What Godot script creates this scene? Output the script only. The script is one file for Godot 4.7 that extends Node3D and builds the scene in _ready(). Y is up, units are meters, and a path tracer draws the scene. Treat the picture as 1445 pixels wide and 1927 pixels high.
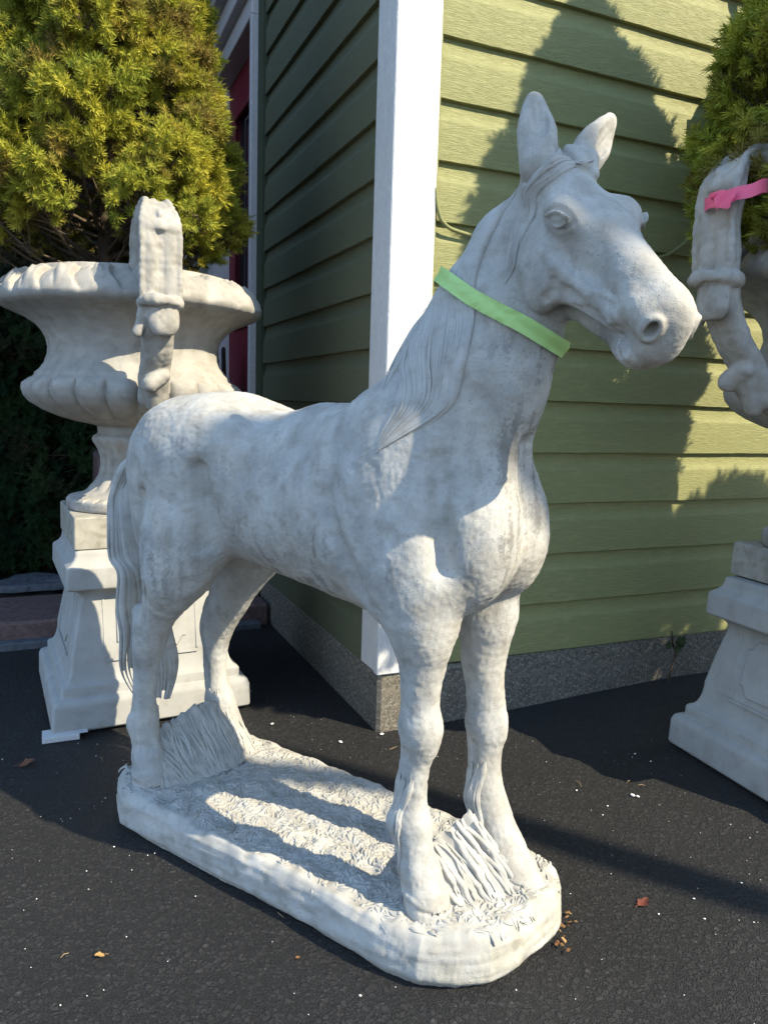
extends Node3D
# A weathered concrete horse between two potted spruces at the corner of a green clapboard house.

var M := {}            # materials by name
var rng := RandomNumberGenerator.new()

const HORSE_AT := Vector3(-0.403, 0.0, 0.569)
const HORSE_TURN := 29.67


# ---------------------------------------------------------------- solid field: tapered capsules and ellipsoids, softly joined
class Field:
	var xf: Array[Transform3D] = []
	var hh := PackedFloat32Array()
	var ra := PackedFloat32Array()
	var dr := PackedFloat32Array()
	var sc := PackedFloat32Array()
	var kk := PackedFloat32Array()
	var cut := PackedByteArray()
	var lo: Array[Vector3] = []
	var hi: Array[Vector3] = []
	var cell := 0.05
	var org := Vector3.ZERO
	var nx := 0
	var ny := 0
	var nz := 0
	var lists: Array[PackedInt32Array] = []

	func _push(t: Transform3D, h: float, a: float, b: float, s: float, k: float, c: bool, mn: Vector3, mx: Vector3) -> void:
		xf.append(t); hh.append(h); ra.append(a); dr.append(b - a); sc.append(s); kk.append(k); cut.append(1 if c else 0)
		var m := Vector3.ONE * (k + 0.03)
		lo.append(mn - m); hi.append(mx + m)

	func cap(a: Vector3, b: Vector3, r0: float, r1: float, k: float, side := Vector3.RIGHT, narrow := 1.0, c := false) -> void:
		var y := (b - a).normalized()
		var x := side - y * side.dot(y)
		if x.length() < 0.01:
			x = Vector3.FORWARD - y * y.dot(Vector3.FORWARD)
		x = x.normalized()
		var z := x.cross(y)
		var m := Basis(Vector3(narrow, 0, 0), Vector3(0, 1, 0), Vector3(0, 0, 1)) * Basis(x, y, z).transposed()
		var r := Vector3.ONE * maxf(r0, r1) * maxf(1.0, 1.0 / narrow)
		_push(Transform3D(m, -(m * a)), a.distance_to(b), r0, r1, 1.0, k, c, a.min(b) - r, a.max(b) + r)

	func ell(o: Vector3, r: Vector3, k: float, bs := Basis.IDENTITY, c := false) -> void:
		var m := Basis(Vector3(1.0 / r.x, 0, 0), Vector3(0, 1.0 / r.y, 0), Vector3(0, 0, 1.0 / r.z)) * bs.transposed()
		var e := Vector3.ONE * maxf(r.x, maxf(r.y, r.z))
		_push(Transform3D(m, -(m * o)), 0.0, 1.0, 1.0, minf(r.x, minf(r.y, r.z)), k, c, o - e, o + e)

	func ready() -> void:
		lists.clear()
		var mn := lo[0]
		var mx := hi[0]
		for i in lo.size():
			mn = mn.min(lo[i]); mx = mx.max(hi[i])
		org = mn
		var n := ((mx - mn) / cell).ceil()
		nx = int(n.x) + 1; ny = int(n.y) + 1; nz = int(n.z) + 1
		lists.resize(nx * ny * nz)
		for i in lo.size():
			var a := ((lo[i] - org) / cell).floor()
			var b := ((hi[i] - org) / cell).floor()
			for x in range(int(a.x), int(b.x) + 1):
				for y in range(int(a.y), int(b.y) + 1):
					for z in range(int(a.z), int(b.z) + 1):
						lists[(x * ny + y) * nz + z].append(i)

	func f(p: Vector3) -> float:
		var q := (p - org) / cell
		var ix := int(floorf(q.x))
		var iy := int(floorf(q.y))
		var iz := int(floorf(q.z))
		if ix < 0 or iy < 0 or iz < 0 or ix >= nx or iy >= ny or iz >= nz:
			return 0.1
		var d := 0.1
		for i in lists[(ix * ny + iy) * nz + iz]:
			var s := xf[i] * p
			var h := hh[i]
			var e: float
			if h > 0.0:
				var t := clampf(s.y / h, 0.0, 1.0)
				s.y -= t * h
				e = s.length() - ra[i] - dr[i] * t
			else:
				e = (s.length() - 1.0) * sc[i]
			var k := kk[i]
			if cut[i]:
				var w := clampf(0.5 - 0.5 * (d + e) / k, 0.0, 1.0)
				d = d + (-e - d) * w + k * w * (1.0 - w)
			else:
				var w := clampf(0.5 + 0.5 * (d - e) / k, 0.0, 1.0)
				d = d + (e - d) * w - k * w * (1.0 - w)
		return d

	func grad(p: Vector3) -> Vector3:
		var e := 0.004
		return Vector3(f(p + Vector3(e, 0, 0)) - f(p - Vector3(e, 0, 0)), f(p + Vector3(0, e, 0)) - f(p - Vector3(0, e, 0)), f(p + Vector3(0, 0, e)) - f(p - Vector3(0, 0, e))) / (2.0 * e)

	func snap(p: Vector3, off := 0.0) -> Vector3:   # the nearest place on the surface, pushed out by off
		for i in 4:
			var g := grad(p)
			var l := maxf(g.length(), 0.3)
			p -= g / l * (f(p) - off) / l * 0.9
		return p


func axis_steps(parts: Array) -> PackedFloat32Array:   # [[from, step], ..., [end]]
	var o := PackedFloat32Array()
	for i in parts.size() - 1:
		var v: float = parts[i][0]
		while v < float(parts[i + 1][0]) - 0.0001:
			o.append(v)
			v += float(parts[i][1])
	o.append(parts[parts.size() - 1][0])
	return o


# surface nets, walking only over the cells that the surface crosses
func net(F: Field, xs: PackedFloat32Array, ys: PackedFloat32Array, zs: PackedFloat32Array, start: Vector3, dir: Vector3) -> Array:
	var cx := xs.size()
	var cy := ys.size()
	var cz := zs.size()
	var sx := cy * cz
	var sy := cz
	var val := PackedFloat32Array()
	val.resize(cx * cy * cz)
	val.fill(9.0)
	var vid := PackedInt32Array()
	vid.resize(cx * cy * cz)
	vid.fill(-2)
	var p := start
	while F.f(p) > 0.0:
		p += dir * 0.002
	var stack := PackedInt32Array()
	for t in 27:
		stack.append(((xs.bsearch(p.x) - 2 + t % 3) * cy + ys.bsearch(p.y) - 2 + (t / 3) % 3) * cz + zs.bsearch(p.z) - 2 + t / 9)
	var verts := PackedVector3Array()
	var cells := PackedInt32Array()
	var off := PackedInt32Array([0, sx, sy, sx + sy, 1, sx + 1, sy + 1, sx + sy + 1])
	var ea := PackedInt32Array([0, 2, 4, 6, 0, 1, 4, 5, 0, 1, 2, 3])
	var eb := PackedInt32Array([1, 3, 5, 7, 2, 3, 6, 7, 4, 5, 6, 7])
	var c := PackedFloat32Array()
	c.resize(8)
	var pos := PackedVector3Array()
	pos.resize(8)
	while stack.size() > 0:
		var id := stack[stack.size() - 1]
		stack.resize(stack.size() - 1)
		if vid[id] != -2:
			continue
		var ix := id / sx
		var iy := (id / cz) % cy
		var iz := id % cz
		if ix < 1 or iy < 1 or iz < 1 or ix >= cx - 2 or iy >= cy - 2 or iz >= cz - 2:
			vid[id] = -1
			continue
		var m := 0
		for i in 8:
			var j := id + off[i]
			var q := Vector3(xs[ix + (i & 1)], ys[iy + ((i >> 1) & 1)], zs[iz + (i >> 2)])
			if val[j] == 9.0:
				val[j] = F.f(q)
			c[i] = val[j]
			pos[i] = q
			if c[i] < 0.0:
				m |= 1 << i
		if m == 0 or m == 255:
			vid[id] = -1
			continue
		var s := Vector3.ZERO
		var n := 0
		for e in 12:
			var a := c[ea[e]]
			var b := c[eb[e]]
			if (a < 0.0) != (b < 0.0):
				s += pos[ea[e]].lerp(pos[eb[e]], a / (a - b))
				n += 1
		vid[id] = verts.size()
		verts.append(s / n)
		cells.append(id)
		if (m & 0x55) != 0 and (m & 0x55) != 0x55: stack.append(id - sx)
		if (m & 0xAA) != 0 and (m & 0xAA) != 0xAA: stack.append(id + sx)
		if (m & 0x33) != 0 and (m & 0x33) != 0x33: stack.append(id - sy)
		if (m & 0xCC) != 0 and (m & 0xCC) != 0xCC: stack.append(id + sy)
		if (m & 0x0F) != 0 and (m & 0x0F) != 0x0F: stack.append(id - 1)
		if (m & 0xF0) != 0 and (m & 0xF0) != 0xF0: stack.append(id + 1)
	var idx := PackedInt32Array()
	for id in cells:
		var a0 := val[id] < 0.0
		for ax in 3:
			var st: int = [sx, sy, 1][ax]
			if (val[id + st] < 0.0) == a0:
				continue
			var u: int = [sy, 1, sx][ax]
			var w: int = [1, sx, sy][ax]
			var v0 := vid[id]
			var v1 := vid[id - u]
			var v2 := vid[id - u - w]
			var v3 := vid[id - w]
			if v1 < 0 or v2 < 0 or v3 < 0:
				continue
			if a0:
				idx.append_array(PackedInt32Array([v0, v2, v1, v0, v3, v2]))
			else:
				idx.append_array(PackedInt32Array([v0, v1, v2, v0, v2, v3]))
	return [verts, idx]


func normals_of(v: PackedVector3Array, idx: PackedInt32Array) -> PackedVector3Array:   # front faces run clockwise
	var n := PackedVector3Array()
	n.resize(v.size())
	for i in range(0, idx.size(), 3):
		var a := idx[i]
		var b := idx[i + 1]
		var c := idx[i + 2]
		var g := (v[c] - v[a]).cross(v[b] - v[a])
		n[a] += g; n[b] += g; n[c] += g
	for i in n.size():
		n[i] = n[i].normalized()
	return n


func mesh_of(v: PackedVector3Array, n: PackedVector3Array, idx: PackedInt32Array, mat: Material, col := PackedColorArray(), uv := PackedVector2Array()) -> ArrayMesh:
	var arr := []
	arr.resize(Mesh.ARRAY_MAX)
	arr[Mesh.ARRAY_VERTEX] = v
	arr[Mesh.ARRAY_NORMAL] = n
	if col.size(): arr[Mesh.ARRAY_COLOR] = col
	if uv.size(): arr[Mesh.ARRAY_TEX_UV] = uv
	arr[Mesh.ARRAY_INDEX] = idx
	var m := ArrayMesh.new()
	m.add_surface_from_arrays(Mesh.PRIMITIVE_TRIANGLES, arr)
	m.surface_set_material(0, mat)
	return m


# ---------------------------------------------------------------- scene tree helpers
func thing(called: String, label: String, category: String, at := Vector3.ZERO, turn := 0.0, group := "") -> Node3D:
	var o := Node3D.new()
	o.name = called
	o.position = at
	o.rotation_degrees.y = turn
	tag(o, label, category, group)
	add_child(o, true)
	return o


func tag(o: Node, label: String, category: String, group := "") -> void:
	o.set_meta("label", label)
	o.set_meta("category", category)
	if group != "":
		o.set_meta("group", group)


func put(called: String, m: Mesh, parent: Node = null, at := Vector3.ZERO) -> MeshInstance3D:
	var o := MeshInstance3D.new()
	o.name = called
	o.mesh = m
	o.position = at
	(parent if parent else self).add_child(o, true)
	return o


func structure(o: Node, label: String, category: String) -> void:
	tag(o, label, category)
	o.set_meta("kind", "structure")


# ---------------------------------------------------------------- a bag of triangles
class Bag:
	var v := PackedVector3Array()
	var n := PackedVector3Array()
	var c := PackedColorArray()
	var uv := PackedVector2Array()
	var i := PackedInt32Array()
	var tint := Color(1, 1, 1)

	func vert(p: Vector3, nn: Vector3, t := Vector2.ZERO) -> int:
		v.append(p); n.append(nn); c.append(tint); uv.append(t)
		return v.size() - 1

	func tri(a: Vector3, b: Vector3, d: Vector3) -> void:   # seen from the side where a, b, d run clockwise
		var g := (d - a).cross(b - a).normalized()
		var s := vert(a, g); vert(b, g); vert(d, g)
		i.append_array(PackedInt32Array([s, s + 1, s + 2]))

	func quad(a: Vector3, b: Vector3, d: Vector3, e: Vector3) -> void:
		var g := (d - a).cross(b - a).normalized()
		var s := vert(a, g, Vector2(0, 0)); vert(b, g, Vector2(1, 0)); vert(d, g, Vector2(1, 1)); vert(e, g, Vector2(0, 1))
		i.append_array(PackedInt32Array([s, s + 1, s + 2, s, s + 2, s + 3]))

	# a grid of rows x cols points, smooth; normals are found at the end
	func grid(rows: int, cols: int, pts: PackedVector3Array, closed := false, flip := false) -> void:
		var s := v.size()
		for k in pts.size():
			vert(pts[k], Vector3.ZERO, Vector2(float(k % cols) / cols, float(k / cols) / rows))
		var e := i.size()
		for r in rows - 1:
			for q in (cols if closed else cols - 1):
				var a := s + r * cols + q
				var b := s + r * cols + (q + 1) % cols
				var d := b + cols
				var g := a + cols
				if flip: i.append_array(PackedInt32Array([a, d, b, a, g, d]))
				else: i.append_array(PackedInt32Array([a, b, d, a, d, g]))
		for t in range(e, i.size(), 3):
			var g2 := (v[i[t + 2]] - v[i[t]]).cross(v[i[t + 1]] - v[i[t]])
			n[i[t]] += g2; n[i[t + 1]] += g2; n[i[t + 2]] += g2
		for k in range(s, v.size()):
			n[k] = n[k].normalized()

	# a tube along a path; radii per point, flattened along up by flat
	func tube(path: PackedVector3Array, radii: PackedFloat32Array, sides := 6, ups := PackedVector3Array(), flat := 1.0, ends := true) -> void:
		var pts := PackedVector3Array()
		var m := path.size()
		var up := Vector3.UP
		for k in m:
			var d := (path[mini(k + 1, m - 1)] - path[maxi(k - 1, 0)]).normalized()
			if ups.size(): up = ups[k]
			elif absf(d.dot(up)) > 0.95: up = Vector3.RIGHT if absf(d.x) < 0.9 else Vector3.BACK
			var s := d.cross(up).normalized()
			var w := s.cross(d).normalized()
			if not ups.size(): up = w
			for j in sides:
				var a := TAU * j / sides
				pts.append(path[k] + (s * cos(a) + w * sin(a) * flat) * radii[k])
		grid(m, sides, pts, true)
		if ends:
			for k in 2:
				var b: int = v.size() - m * sides + (0 if k == 0 else (m - 1) * sides) if k == 0 else v.size() - 1 - sides
				var ctr := vert(path[0 if k == 0 else m - 1], (path[0] - path[1]).normalized() if k == 0 else (path[m - 1] - path[m - 2]).normalized())
				if k == 1: b = ctr - 1 - sides
				for j in sides:
					var p := b + j
					var q := b + (j + 1) % sides
					if k == 0: i.append_array(PackedInt32Array([ctr, q, p]))
					else: i.append_array(PackedInt32Array([ctr, p, q]))

	func box(mn: Vector3, mx: Vector3, bev := 0.0) -> void:   # chamfered when bev > 0
		var t := Transform3D.IDENTITY
		boxt(t, mn, mx, bev)

	func boxt(t: Transform3D, mn: Vector3, mx: Vector3, bev := 0.0) -> void:
		var ct := (mn + mx) * 0.5
		var hs := (mx - mn) * 0.5
		for ax in 3:
			for sg in [-1.0, 1.0]:
				var nn := Vector3.ZERO
				nn[ax] = sg
				var u := Vector3.ZERO
				u[(ax + 1) % 3] = 1.0
				var w := Vector3.ZERO
				w[(ax + 2) % 3] = sg
				var o := ct + nn * hs[ax]
				var a := u * (hs[(ax + 1) % 3] - bev)
				var b := w * (hs[(ax + 2) % 3] - bev)
				quad(t * (o - a - b), t * (o - a + b), t * (o + a + b), t * (o + a - b))
		if bev > 0.0:
			for ax in 3:
				for s1 in [-1.0, 1.0]:
					for s2 in [-1.0, 1.0]:
						var u1 := Vector3.ZERO
						u1[(ax + 1) % 3] = s1
						var u2 := Vector3.ZERO
						u2[(ax + 2) % 3] = s2
						var l := Vector3.ZERO
						l[ax] = hs[ax] - bev
						var e := ct + u1 * hs[(ax + 1) % 3] + u2 * hs[(ax + 2) % 3]
						var p1 := e - u2 * bev
						var p2 := e - u1 * bev
						if s1 * s2 > 0: quad(t * (p1 - l), t * (p1 + l), t * (p2 + l), t * (p2 - l))
						else: quad(t * (p1 + l), t * (p1 - l), t * (p2 - l), t * (p2 + l))
			for s1 in [-1.0, 1.0]:
				for s2 in [-1.0, 1.0]:
					for s3 in [-1.0, 1.0]:
						var e := ct + Vector3(hs.x * s1, hs.y * s2, hs.z * s3)
						var a := e - Vector3(0, s2, s3) * bev
						var b := e - Vector3(s1, 0, s3) * bev
						var d := e - Vector3(s1, s2, 0) * bev
						if s1 * s2 * s3 > 0: tri(t * a, t * d, t * b)
						else: tri(t * a, t * b, t * d)

	func mesh(mat: Material) -> ArrayMesh:
		var arr := []
		arr.resize(Mesh.ARRAY_MAX)
		arr[Mesh.ARRAY_VERTEX] = v
		arr[Mesh.ARRAY_NORMAL] = n
		arr[Mesh.ARRAY_COLOR] = c
		arr[Mesh.ARRAY_TEX_UV] = uv
		arr[Mesh.ARRAY_INDEX] = i
		var m := ArrayMesh.new()
		m.add_surface_from_arrays(Mesh.PRIMITIVE_TRIANGLES, arr)
		m.surface_set_material(0, mat)
		return m


func spline(pts: Array, t: float) -> Vector3:   # Catmull-Rom through pts, t in 0..1
	var m := pts.size() - 1
	var s := clampf(t, 0.0, 1.0) * m
	var k := mini(int(s), m - 1)
	var p1: Vector3 = pts[k]
	var p2: Vector3 = pts[k + 1]
	return p1.cubic_interpolate(p2, pts[maxi(k - 1, 0)], pts[mini(k + 2, m)], s - k)


func _ready() -> void:
	rng.seed = 71
	view_and_light()
	make_materials()
	ground()
	house()
	hedges()
	horse()
	urns()
	spruces()
	bare_tree()
	small_things()


func view_and_light() -> void:
	var cam := Camera3D.new()
	cam.name = "camera"
	cam.fov = 67.76
	cam.near = 0.05
	cam.far = 400.0
	cam.transform = Transform3D(Basis(Vector3(0.9167, 0.0310, 0.3984), Vector3(0.0265, 0.9901, -0.1382), Vector3(-0.3988, 0.1372, 0.9067)).orthonormalized(), Vector3(-0.9674, 1.0846, 2.2163))
	add_child(cam)
	cam.current = true

	var sun := DirectionalLight3D.new()
	sun.name = "sun"
	sun.light_color = Color(1.0, 0.945, 0.83)
	sun.light_energy = 1.6
	sun.light_angular_distance = 0.5
	sun.shadow_enabled = true
	sun.look_at_from_position(Vector3.ZERO, Vector3(-0.461, -0.656, -0.598), Vector3.UP)
	add_child(sun)

	var sky := ProceduralSkyMaterial.new()
	sky.sky_top_color = Color(0.37, 0.48, 0.62)
	sky.sky_horizon_color = Color(0.77, 0.82, 0.85)
	sky.sky_curve = 0.12
	sky.ground_bottom_color = Color(0.16, 0.16, 0.16)
	sky.ground_horizon_color = Color(0.35, 0.36, 0.36)
	sky.energy_multiplier = 2.35
	var env := Environment.new()
	env.background_mode = Environment.BG_SKY
	env.sky = Sky.new()
	env.sky.sky_material = sky
	env.ambient_light_source = Environment.AMBIENT_SOURCE_SKY
	env.tonemap_mode = Environment.TONE_MAPPER_LINEAR
	env.tonemap_exposure = 1.86
	env.sdfgi_enabled = true
	env.ssao_enabled = true
	env.ssil_enabled = true
	var we := WorldEnvironment.new()
	we.name = "world"
	we.environment = env
	add_child(we)


# ---------------------------------------------------------------- materials
func noise_bytes(size: int, freq: float, sd: int, kind := FastNoiseLite.TYPE_SIMPLEX_SMOOTH, oct := 4, ret := -1, jitter := 1.0, warp := 0.0) -> PackedByteArray:
	var n := FastNoiseLite.new()
	n.noise_type = kind
	n.seed = sd
	n.frequency = freq
	n.fractal_octaves = oct
	if oct <= 1: n.fractal_type = FastNoiseLite.FRACTAL_NONE
	if warp > 0.0:
		n.domain_warp_enabled = true
		n.domain_warp_amplitude = warp
		n.domain_warp_frequency = freq * 1.6
		n.domain_warp_fractal_octaves = 3
	if ret >= 0:
		n.cellular_return_type = ret as FastNoiseLite.CellularReturnType
		n.cellular_jitter = jitter
	var im := n.get_seamless_image(size, size, false, false, 0.12, true)
	im.convert(Image.FORMAT_L8)
	return im.get_data()


func tex(size: int, bytes: PackedByteArray, rgb := false) -> ImageTexture:
	return ImageTexture.create_from_image(Image.create_from_data(size, size, false, Image.FORMAT_RGB8 if rgb else Image.FORMAT_L8, bytes))


func mat(albedo: Color, rough := 0.9, spec := 0.35) -> StandardMaterial3D:
	var m := StandardMaterial3D.new()
	m.albedo_color = albedo.linear_to_srgb()
	m.roughness = rough
	m.metallic_specular = spec
	return m


func concrete(albedo: Color, t: Texture2D, h: Texture2D, rel: float, size: float) -> StandardMaterial3D:
	var m := mat(albedo, 0.93, 0.25)
	m.albedo_texture = t
	m.heightmap_enabled = true
	m.heightmap_texture = h
	m.heightmap_scale = rel
	m.uv1_triplanar = true
	m.uv1_scale = Vector3.ONE / size
	m.vertex_color_use_as_albedo = true
	return m


func make_materials() -> void:
	# cast concrete: clouds, dark specks, pin holes; relief of sand grains and pits
	var S := 1024
	var cloud := noise_bytes(S, 0.006, 11)
	var blot := noise_bytes(S, 0.011, 12, FastNoiseLite.TYPE_SIMPLEX_SMOOTH, 7)
	var fine := noise_bytes(S, 0.16, 13, FastNoiseLite.TYPE_SIMPLEX, 3)
	var cell := noise_bytes(S, 0.030, 14, FastNoiseLite.TYPE_CELLULAR, 1, FastNoiseLite.RETURN_DISTANCE)
	var a := PackedByteArray()
	var h := PackedByteArray()
	a.resize(S * S * 3)
	h.resize(S * S)
	for i in S * S:
		var c := cloud[i] / 255.0
		var b := blot[i] / 255.0
		var f := fine[i] / 255.0
		var pit := smoothstep(0.055, 0.015, cell[i] / 255.0) * smoothstep(0.50, 0.64, c)
		var v := 0.90 + 0.20 * (c - 0.5) + 0.10 * (f - 0.5) - 0.13 * smoothstep(0.48, 0.86, b) * (0.5 + 0.5 * f) - 0.35 * pit
		var warm := 0.03 * (b - 0.4)
		a[i * 3] = int(clampf((v + warm * 0.6) * 255.0, 0, 255))
		a[i * 3 + 1] = int(clampf(v * 255.0, 0, 255))
		a[i * 3 + 2] = int(clampf((v - warm * 1.2) * 255.0, 0, 255))
		h[i] = int(clampf((0.55 + 0.22 * (f - 0.5) + 0.20 * (b - 0.5) - 0.5 * pit) * 255.0, 0, 255))
	var ct := tex(S, a, true)
	var chh := tex(S, h)
	M.concrete = concrete(Color(0.50, 0.488, 0.452), ct, chh, 0.22, 0.62)
	M.urn = concrete(Color(0.43, 0.41, 0.37), ct, chh, 0.28, 0.55)
	var a2 := PackedByteArray()
	a2.resize(S * S * 3)
	for i in S * S * 3: a2[i] = int(0.42 * a[i] + 0.58 * 222.0)
	var ct2 := tex(S, a2, true)
	M.pedestal = concrete(Color(0.46, 0.455, 0.43), ct2, chh, 0.10, 0.75)
	M.plinth = concrete(Color(0.42, 0.40, 0.34), ct, chh, 0.25, 0.50)

	# asphalt: black-coated stones pressed together
	var big := noise_bytes(S, 0.026, 21, FastNoiseLite.TYPE_CELLULAR, 1, FastNoiseLite.RETURN_DISTANCE2_SUB, 1.0, 26.0)
	var bigv := noise_bytes(S, 0.026, 21, FastNoiseLite.TYPE_CELLULAR, 1, FastNoiseLite.RETURN_CELL_VALUE, 1.0, 26.0)
	var sml := noise_bytes(S, 0.060, 23, FastNoiseLite.TYPE_CELLULAR, 1, FastNoiseLite.RETURN_DISTANCE2_SUB, 1.0, 12.0)
	var smlv := noise_bytes(S, 0.060, 23, FastNoiseLite.TYPE_CELLULAR, 1, FastNoiseLite.RETURN_CELL_VALUE, 1.0, 12.0)
	var aa := PackedByteArray()
	var ah := PackedByteArray()
	aa.resize(S * S * 3)
	var fa := PackedByteArray()
	fa.resize(S * S)
	ah.resize(S * S)
	for i in S * S:
		var f := fine[i] / 255.0
		var k := bigv[i] / 255.0
		var q := smlv[i] / 255.0
		var hb := smoothstep(0.04, 0.24, big[i] / 255.0) * smoothstep(0.42, 0.62, k) * (0.70 + 0.30 * k)
		var hs := smoothstep(0.05, 0.30, sml[i] / 255.0) * (0.20 + 0.55 * q)
		var hh := maxf(hb, hs) + 0.34 * (f - 0.5)
		ah[i] = int(clampf(30.0 + 205.0 * hh, 0, 255))
		var v := 0.50 + 0.22 * (q - 0.5) + 0.20 * (f - 0.5) + 0.22 * (hh - 0.5)
		v += 0.9 * smoothstep(0.975, 1.0, q) * smoothstep(0.1, 0.3, sml[i] / 255.0)
		fa[i] = int(clampf((0.72 + 0.75 * (f - 0.5) + 0.30 * (q - 0.5) + 0.3 * smoothstep(0.90, 0.97, q)) * 255.0, 0, 255))
		aa[i * 3] = int(clampf(v * 255.0, 0, 255))
		aa[i * 3 + 1] = int(clampf(v * 252.0, 0, 255))
		aa[i * 3 + 2] = int(clampf(v * 254.0, 0, 255))
	var am := mat(Color(0.068, 0.067, 0.069), 0.62, 0.5)
	am.albedo_texture = tex(S, aa, true)
	am.heightmap_enabled = true
	am.heightmap_texture = tex(S, ah)
	am.heightmap_scale = 1.3
	am.uv1_triplanar = true
	am.uv1_world_triplanar = true
	am.uv1_scale = Vector3.ONE / 0.34
	am.vertex_color_use_as_albedo = true
	M.asphalt = am
	M.foundation = concrete(Color(0.42, 0.385, 0.32), tex(S, fa), tex(S, fine), 0.35, 0.30)

	# painted boards: brushed and weathered grain, drawn out along the board
	var g1 := noise_bytes(512, 0.020, 31, FastNoiseLite.TYPE_SIMPLEX_SMOOTH, 5)
	var g2 := noise_bytes(512, 0.05, 32, FastNoiseLite.TYPE_SIMPLEX, 3)
	var gh := PackedByteArray()
	gh.resize(512 * 512)
	var ga := PackedByteArray()
	ga.resize(512 * 512)
	for i in 512 * 512:
		var r := 1.0 - absf(g1[i] / 255.0 - 0.5) * 2.0
		gh[i] = int(clampf((0.75 - 0.5 * pow(r, 6.0) + 0.3 * (g2[i] / 255.0 - 0.5)) * 255.0, 0, 255))
		ga[i] = int(clampf((0.93 + 0.08 * (g1[i] / 255.0 - 0.5) + 0.06 * (g2[i] / 255.0 - 0.5) - 0.05 * pow(r, 8.0)) * 255.0, 0, 255))
	var gat := tex(512, ga)
	var ght := tex(512, gh)
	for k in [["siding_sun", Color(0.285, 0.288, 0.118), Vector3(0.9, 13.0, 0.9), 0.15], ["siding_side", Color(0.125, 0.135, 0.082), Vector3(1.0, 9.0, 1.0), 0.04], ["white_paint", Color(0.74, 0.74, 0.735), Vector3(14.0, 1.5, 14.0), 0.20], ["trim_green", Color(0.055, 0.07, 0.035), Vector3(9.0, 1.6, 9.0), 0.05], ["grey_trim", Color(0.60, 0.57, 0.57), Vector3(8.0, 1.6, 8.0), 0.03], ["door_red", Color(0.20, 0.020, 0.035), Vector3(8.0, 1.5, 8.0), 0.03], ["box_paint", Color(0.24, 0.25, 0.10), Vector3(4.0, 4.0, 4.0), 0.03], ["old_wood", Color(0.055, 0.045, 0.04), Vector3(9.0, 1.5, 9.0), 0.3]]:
		var m := mat(k[1], 0.62, 0.4)
		m.albedo_texture = gat
		m.heightmap_enabled = true
		m.heightmap_texture = ght
		m.heightmap_scale = k[3]
		m.uv1_triplanar = true
		m.uv1_world_triplanar = true
		m.uv1_scale = k[2]
		M[k[0]] = m
	M.granite = concrete(Color(0.20, 0.135, 0.125), ct, chh, 0.3, 0.30)
	M.bluestone = concrete(Color(0.13, 0.14, 0.16), ct, chh, 0.3, 0.40)
	M.soil = concrete(Color(0.035, 0.028, 0.022), ct, chh, 1.5, 0.20)
	M.bark = concrete(Color(0.12, 0.085, 0.06), ct, chh, 0.4, 0.15)
	M.twig = mat(Color(0.10, 0.075, 0.05), 0.85)
	M.dark = mat(Color(0.03, 0.03, 0.032), 0.8)
	M.glass = mat(Color(0.02, 0.022, 0.026), 0.06, 0.5)
	M.needle = mat(Color(1, 1, 1), 0.62, 0.30)
	M.needle.vertex_color_use_as_albedo = true
	M.needle.backlight_enabled = true
	M.needle.backlight = Color(0.6, 0.6, 0.6)
	M.chip = mat(Color(0.78, 0.77, 0.74), 0.8)
	M.leaf = mat(Color(1, 1, 1), 0.7)
	M.leaf.vertex_color_use_as_albedo = true
	for k in [["green_tape", Color(0.42, 0.66, 0.20)], ["pink_tape", Color(0.85, 0.10, 0.22)]]:
		var m := mat(k[1], 0.42, 0.5)
		m.backlight_enabled = true
		m.backlight = Color(0.5, 0.5, 0.5)
		m.cull_mode = BaseMaterial3D.CULL_DISABLED
		M[k[0]] = m
	M.red_print = mat(Color(0.62, 0.02, 0.03), 0.5)
	M.white_print = mat(Color(0.75, 0.75, 0.75), 0.5)


# ---------------------------------------------------------------- ground and house
func ground() -> void:
	var xs := axis_steps([[-60.0, 10.0], [-4.0, 0.5], [-2.0, 0.04], [2.4, 0.5], [5.0, 10.0], [60.0]])
	var zs := axis_steps([[-60.0, 10.0], [-4.0, 0.5], [-2.0, 0.04], [2.6, 0.5], [5.0, 10.0], [60.0]])
	var g := Bag.new()
	var pts := PackedVector3Array()
	var n := FastNoiseLite.new()
	n.seed = 5
	n.frequency = 1.3
	for z in zs:
		for x in xs:
			var y := 0.004 * n.get_noise_2d(x, z) if absf(x) < 4.0 and absf(z) < 4.0 else 0.0
			y += 0.045 * smoothstep(0.15, 1.4, x) * smoothstep(0.38, 0.0, z) * smoothstep(4.0, 2.0, x)   # patched up against the foundation
			pts.append(Vector3(x, y - 0.002, z))
	g.grid(zs.size(), xs.size(), pts, false, false)
	for i in g.v.size():
		var w := 0.92 + 0.22 * n.get_noise_2d(g.v[i].x * 1.7 + 9.0, g.v[i].z * 1.7)
		g.c[i] = Color(w, w, w)
	structure(put("driveway", g.mesh(M.asphalt)), "black coarse asphalt driveway under the statues", "driveway")
	var s := Bag.new()
	pts = PackedVector3Array()
	for r in 40:
		for q in 60:
			var x := -4.5 + 4.5 * q / 59.0
			var z := -7.0 + 5.2 * r / 39.0
			pts.append(Vector3(x, 0.085 + 0.05 * n.get_noise_2d(x * 3.0, z * 3.0) - 0.13 * smoothstep(-1.95, -1.8, z), z))
	s.grid(40, 60, pts)
	structure(put("planting_bed", s.mesh(M.soil)), "dark soil bed under the hedge behind the left urn", "soil")


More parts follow.
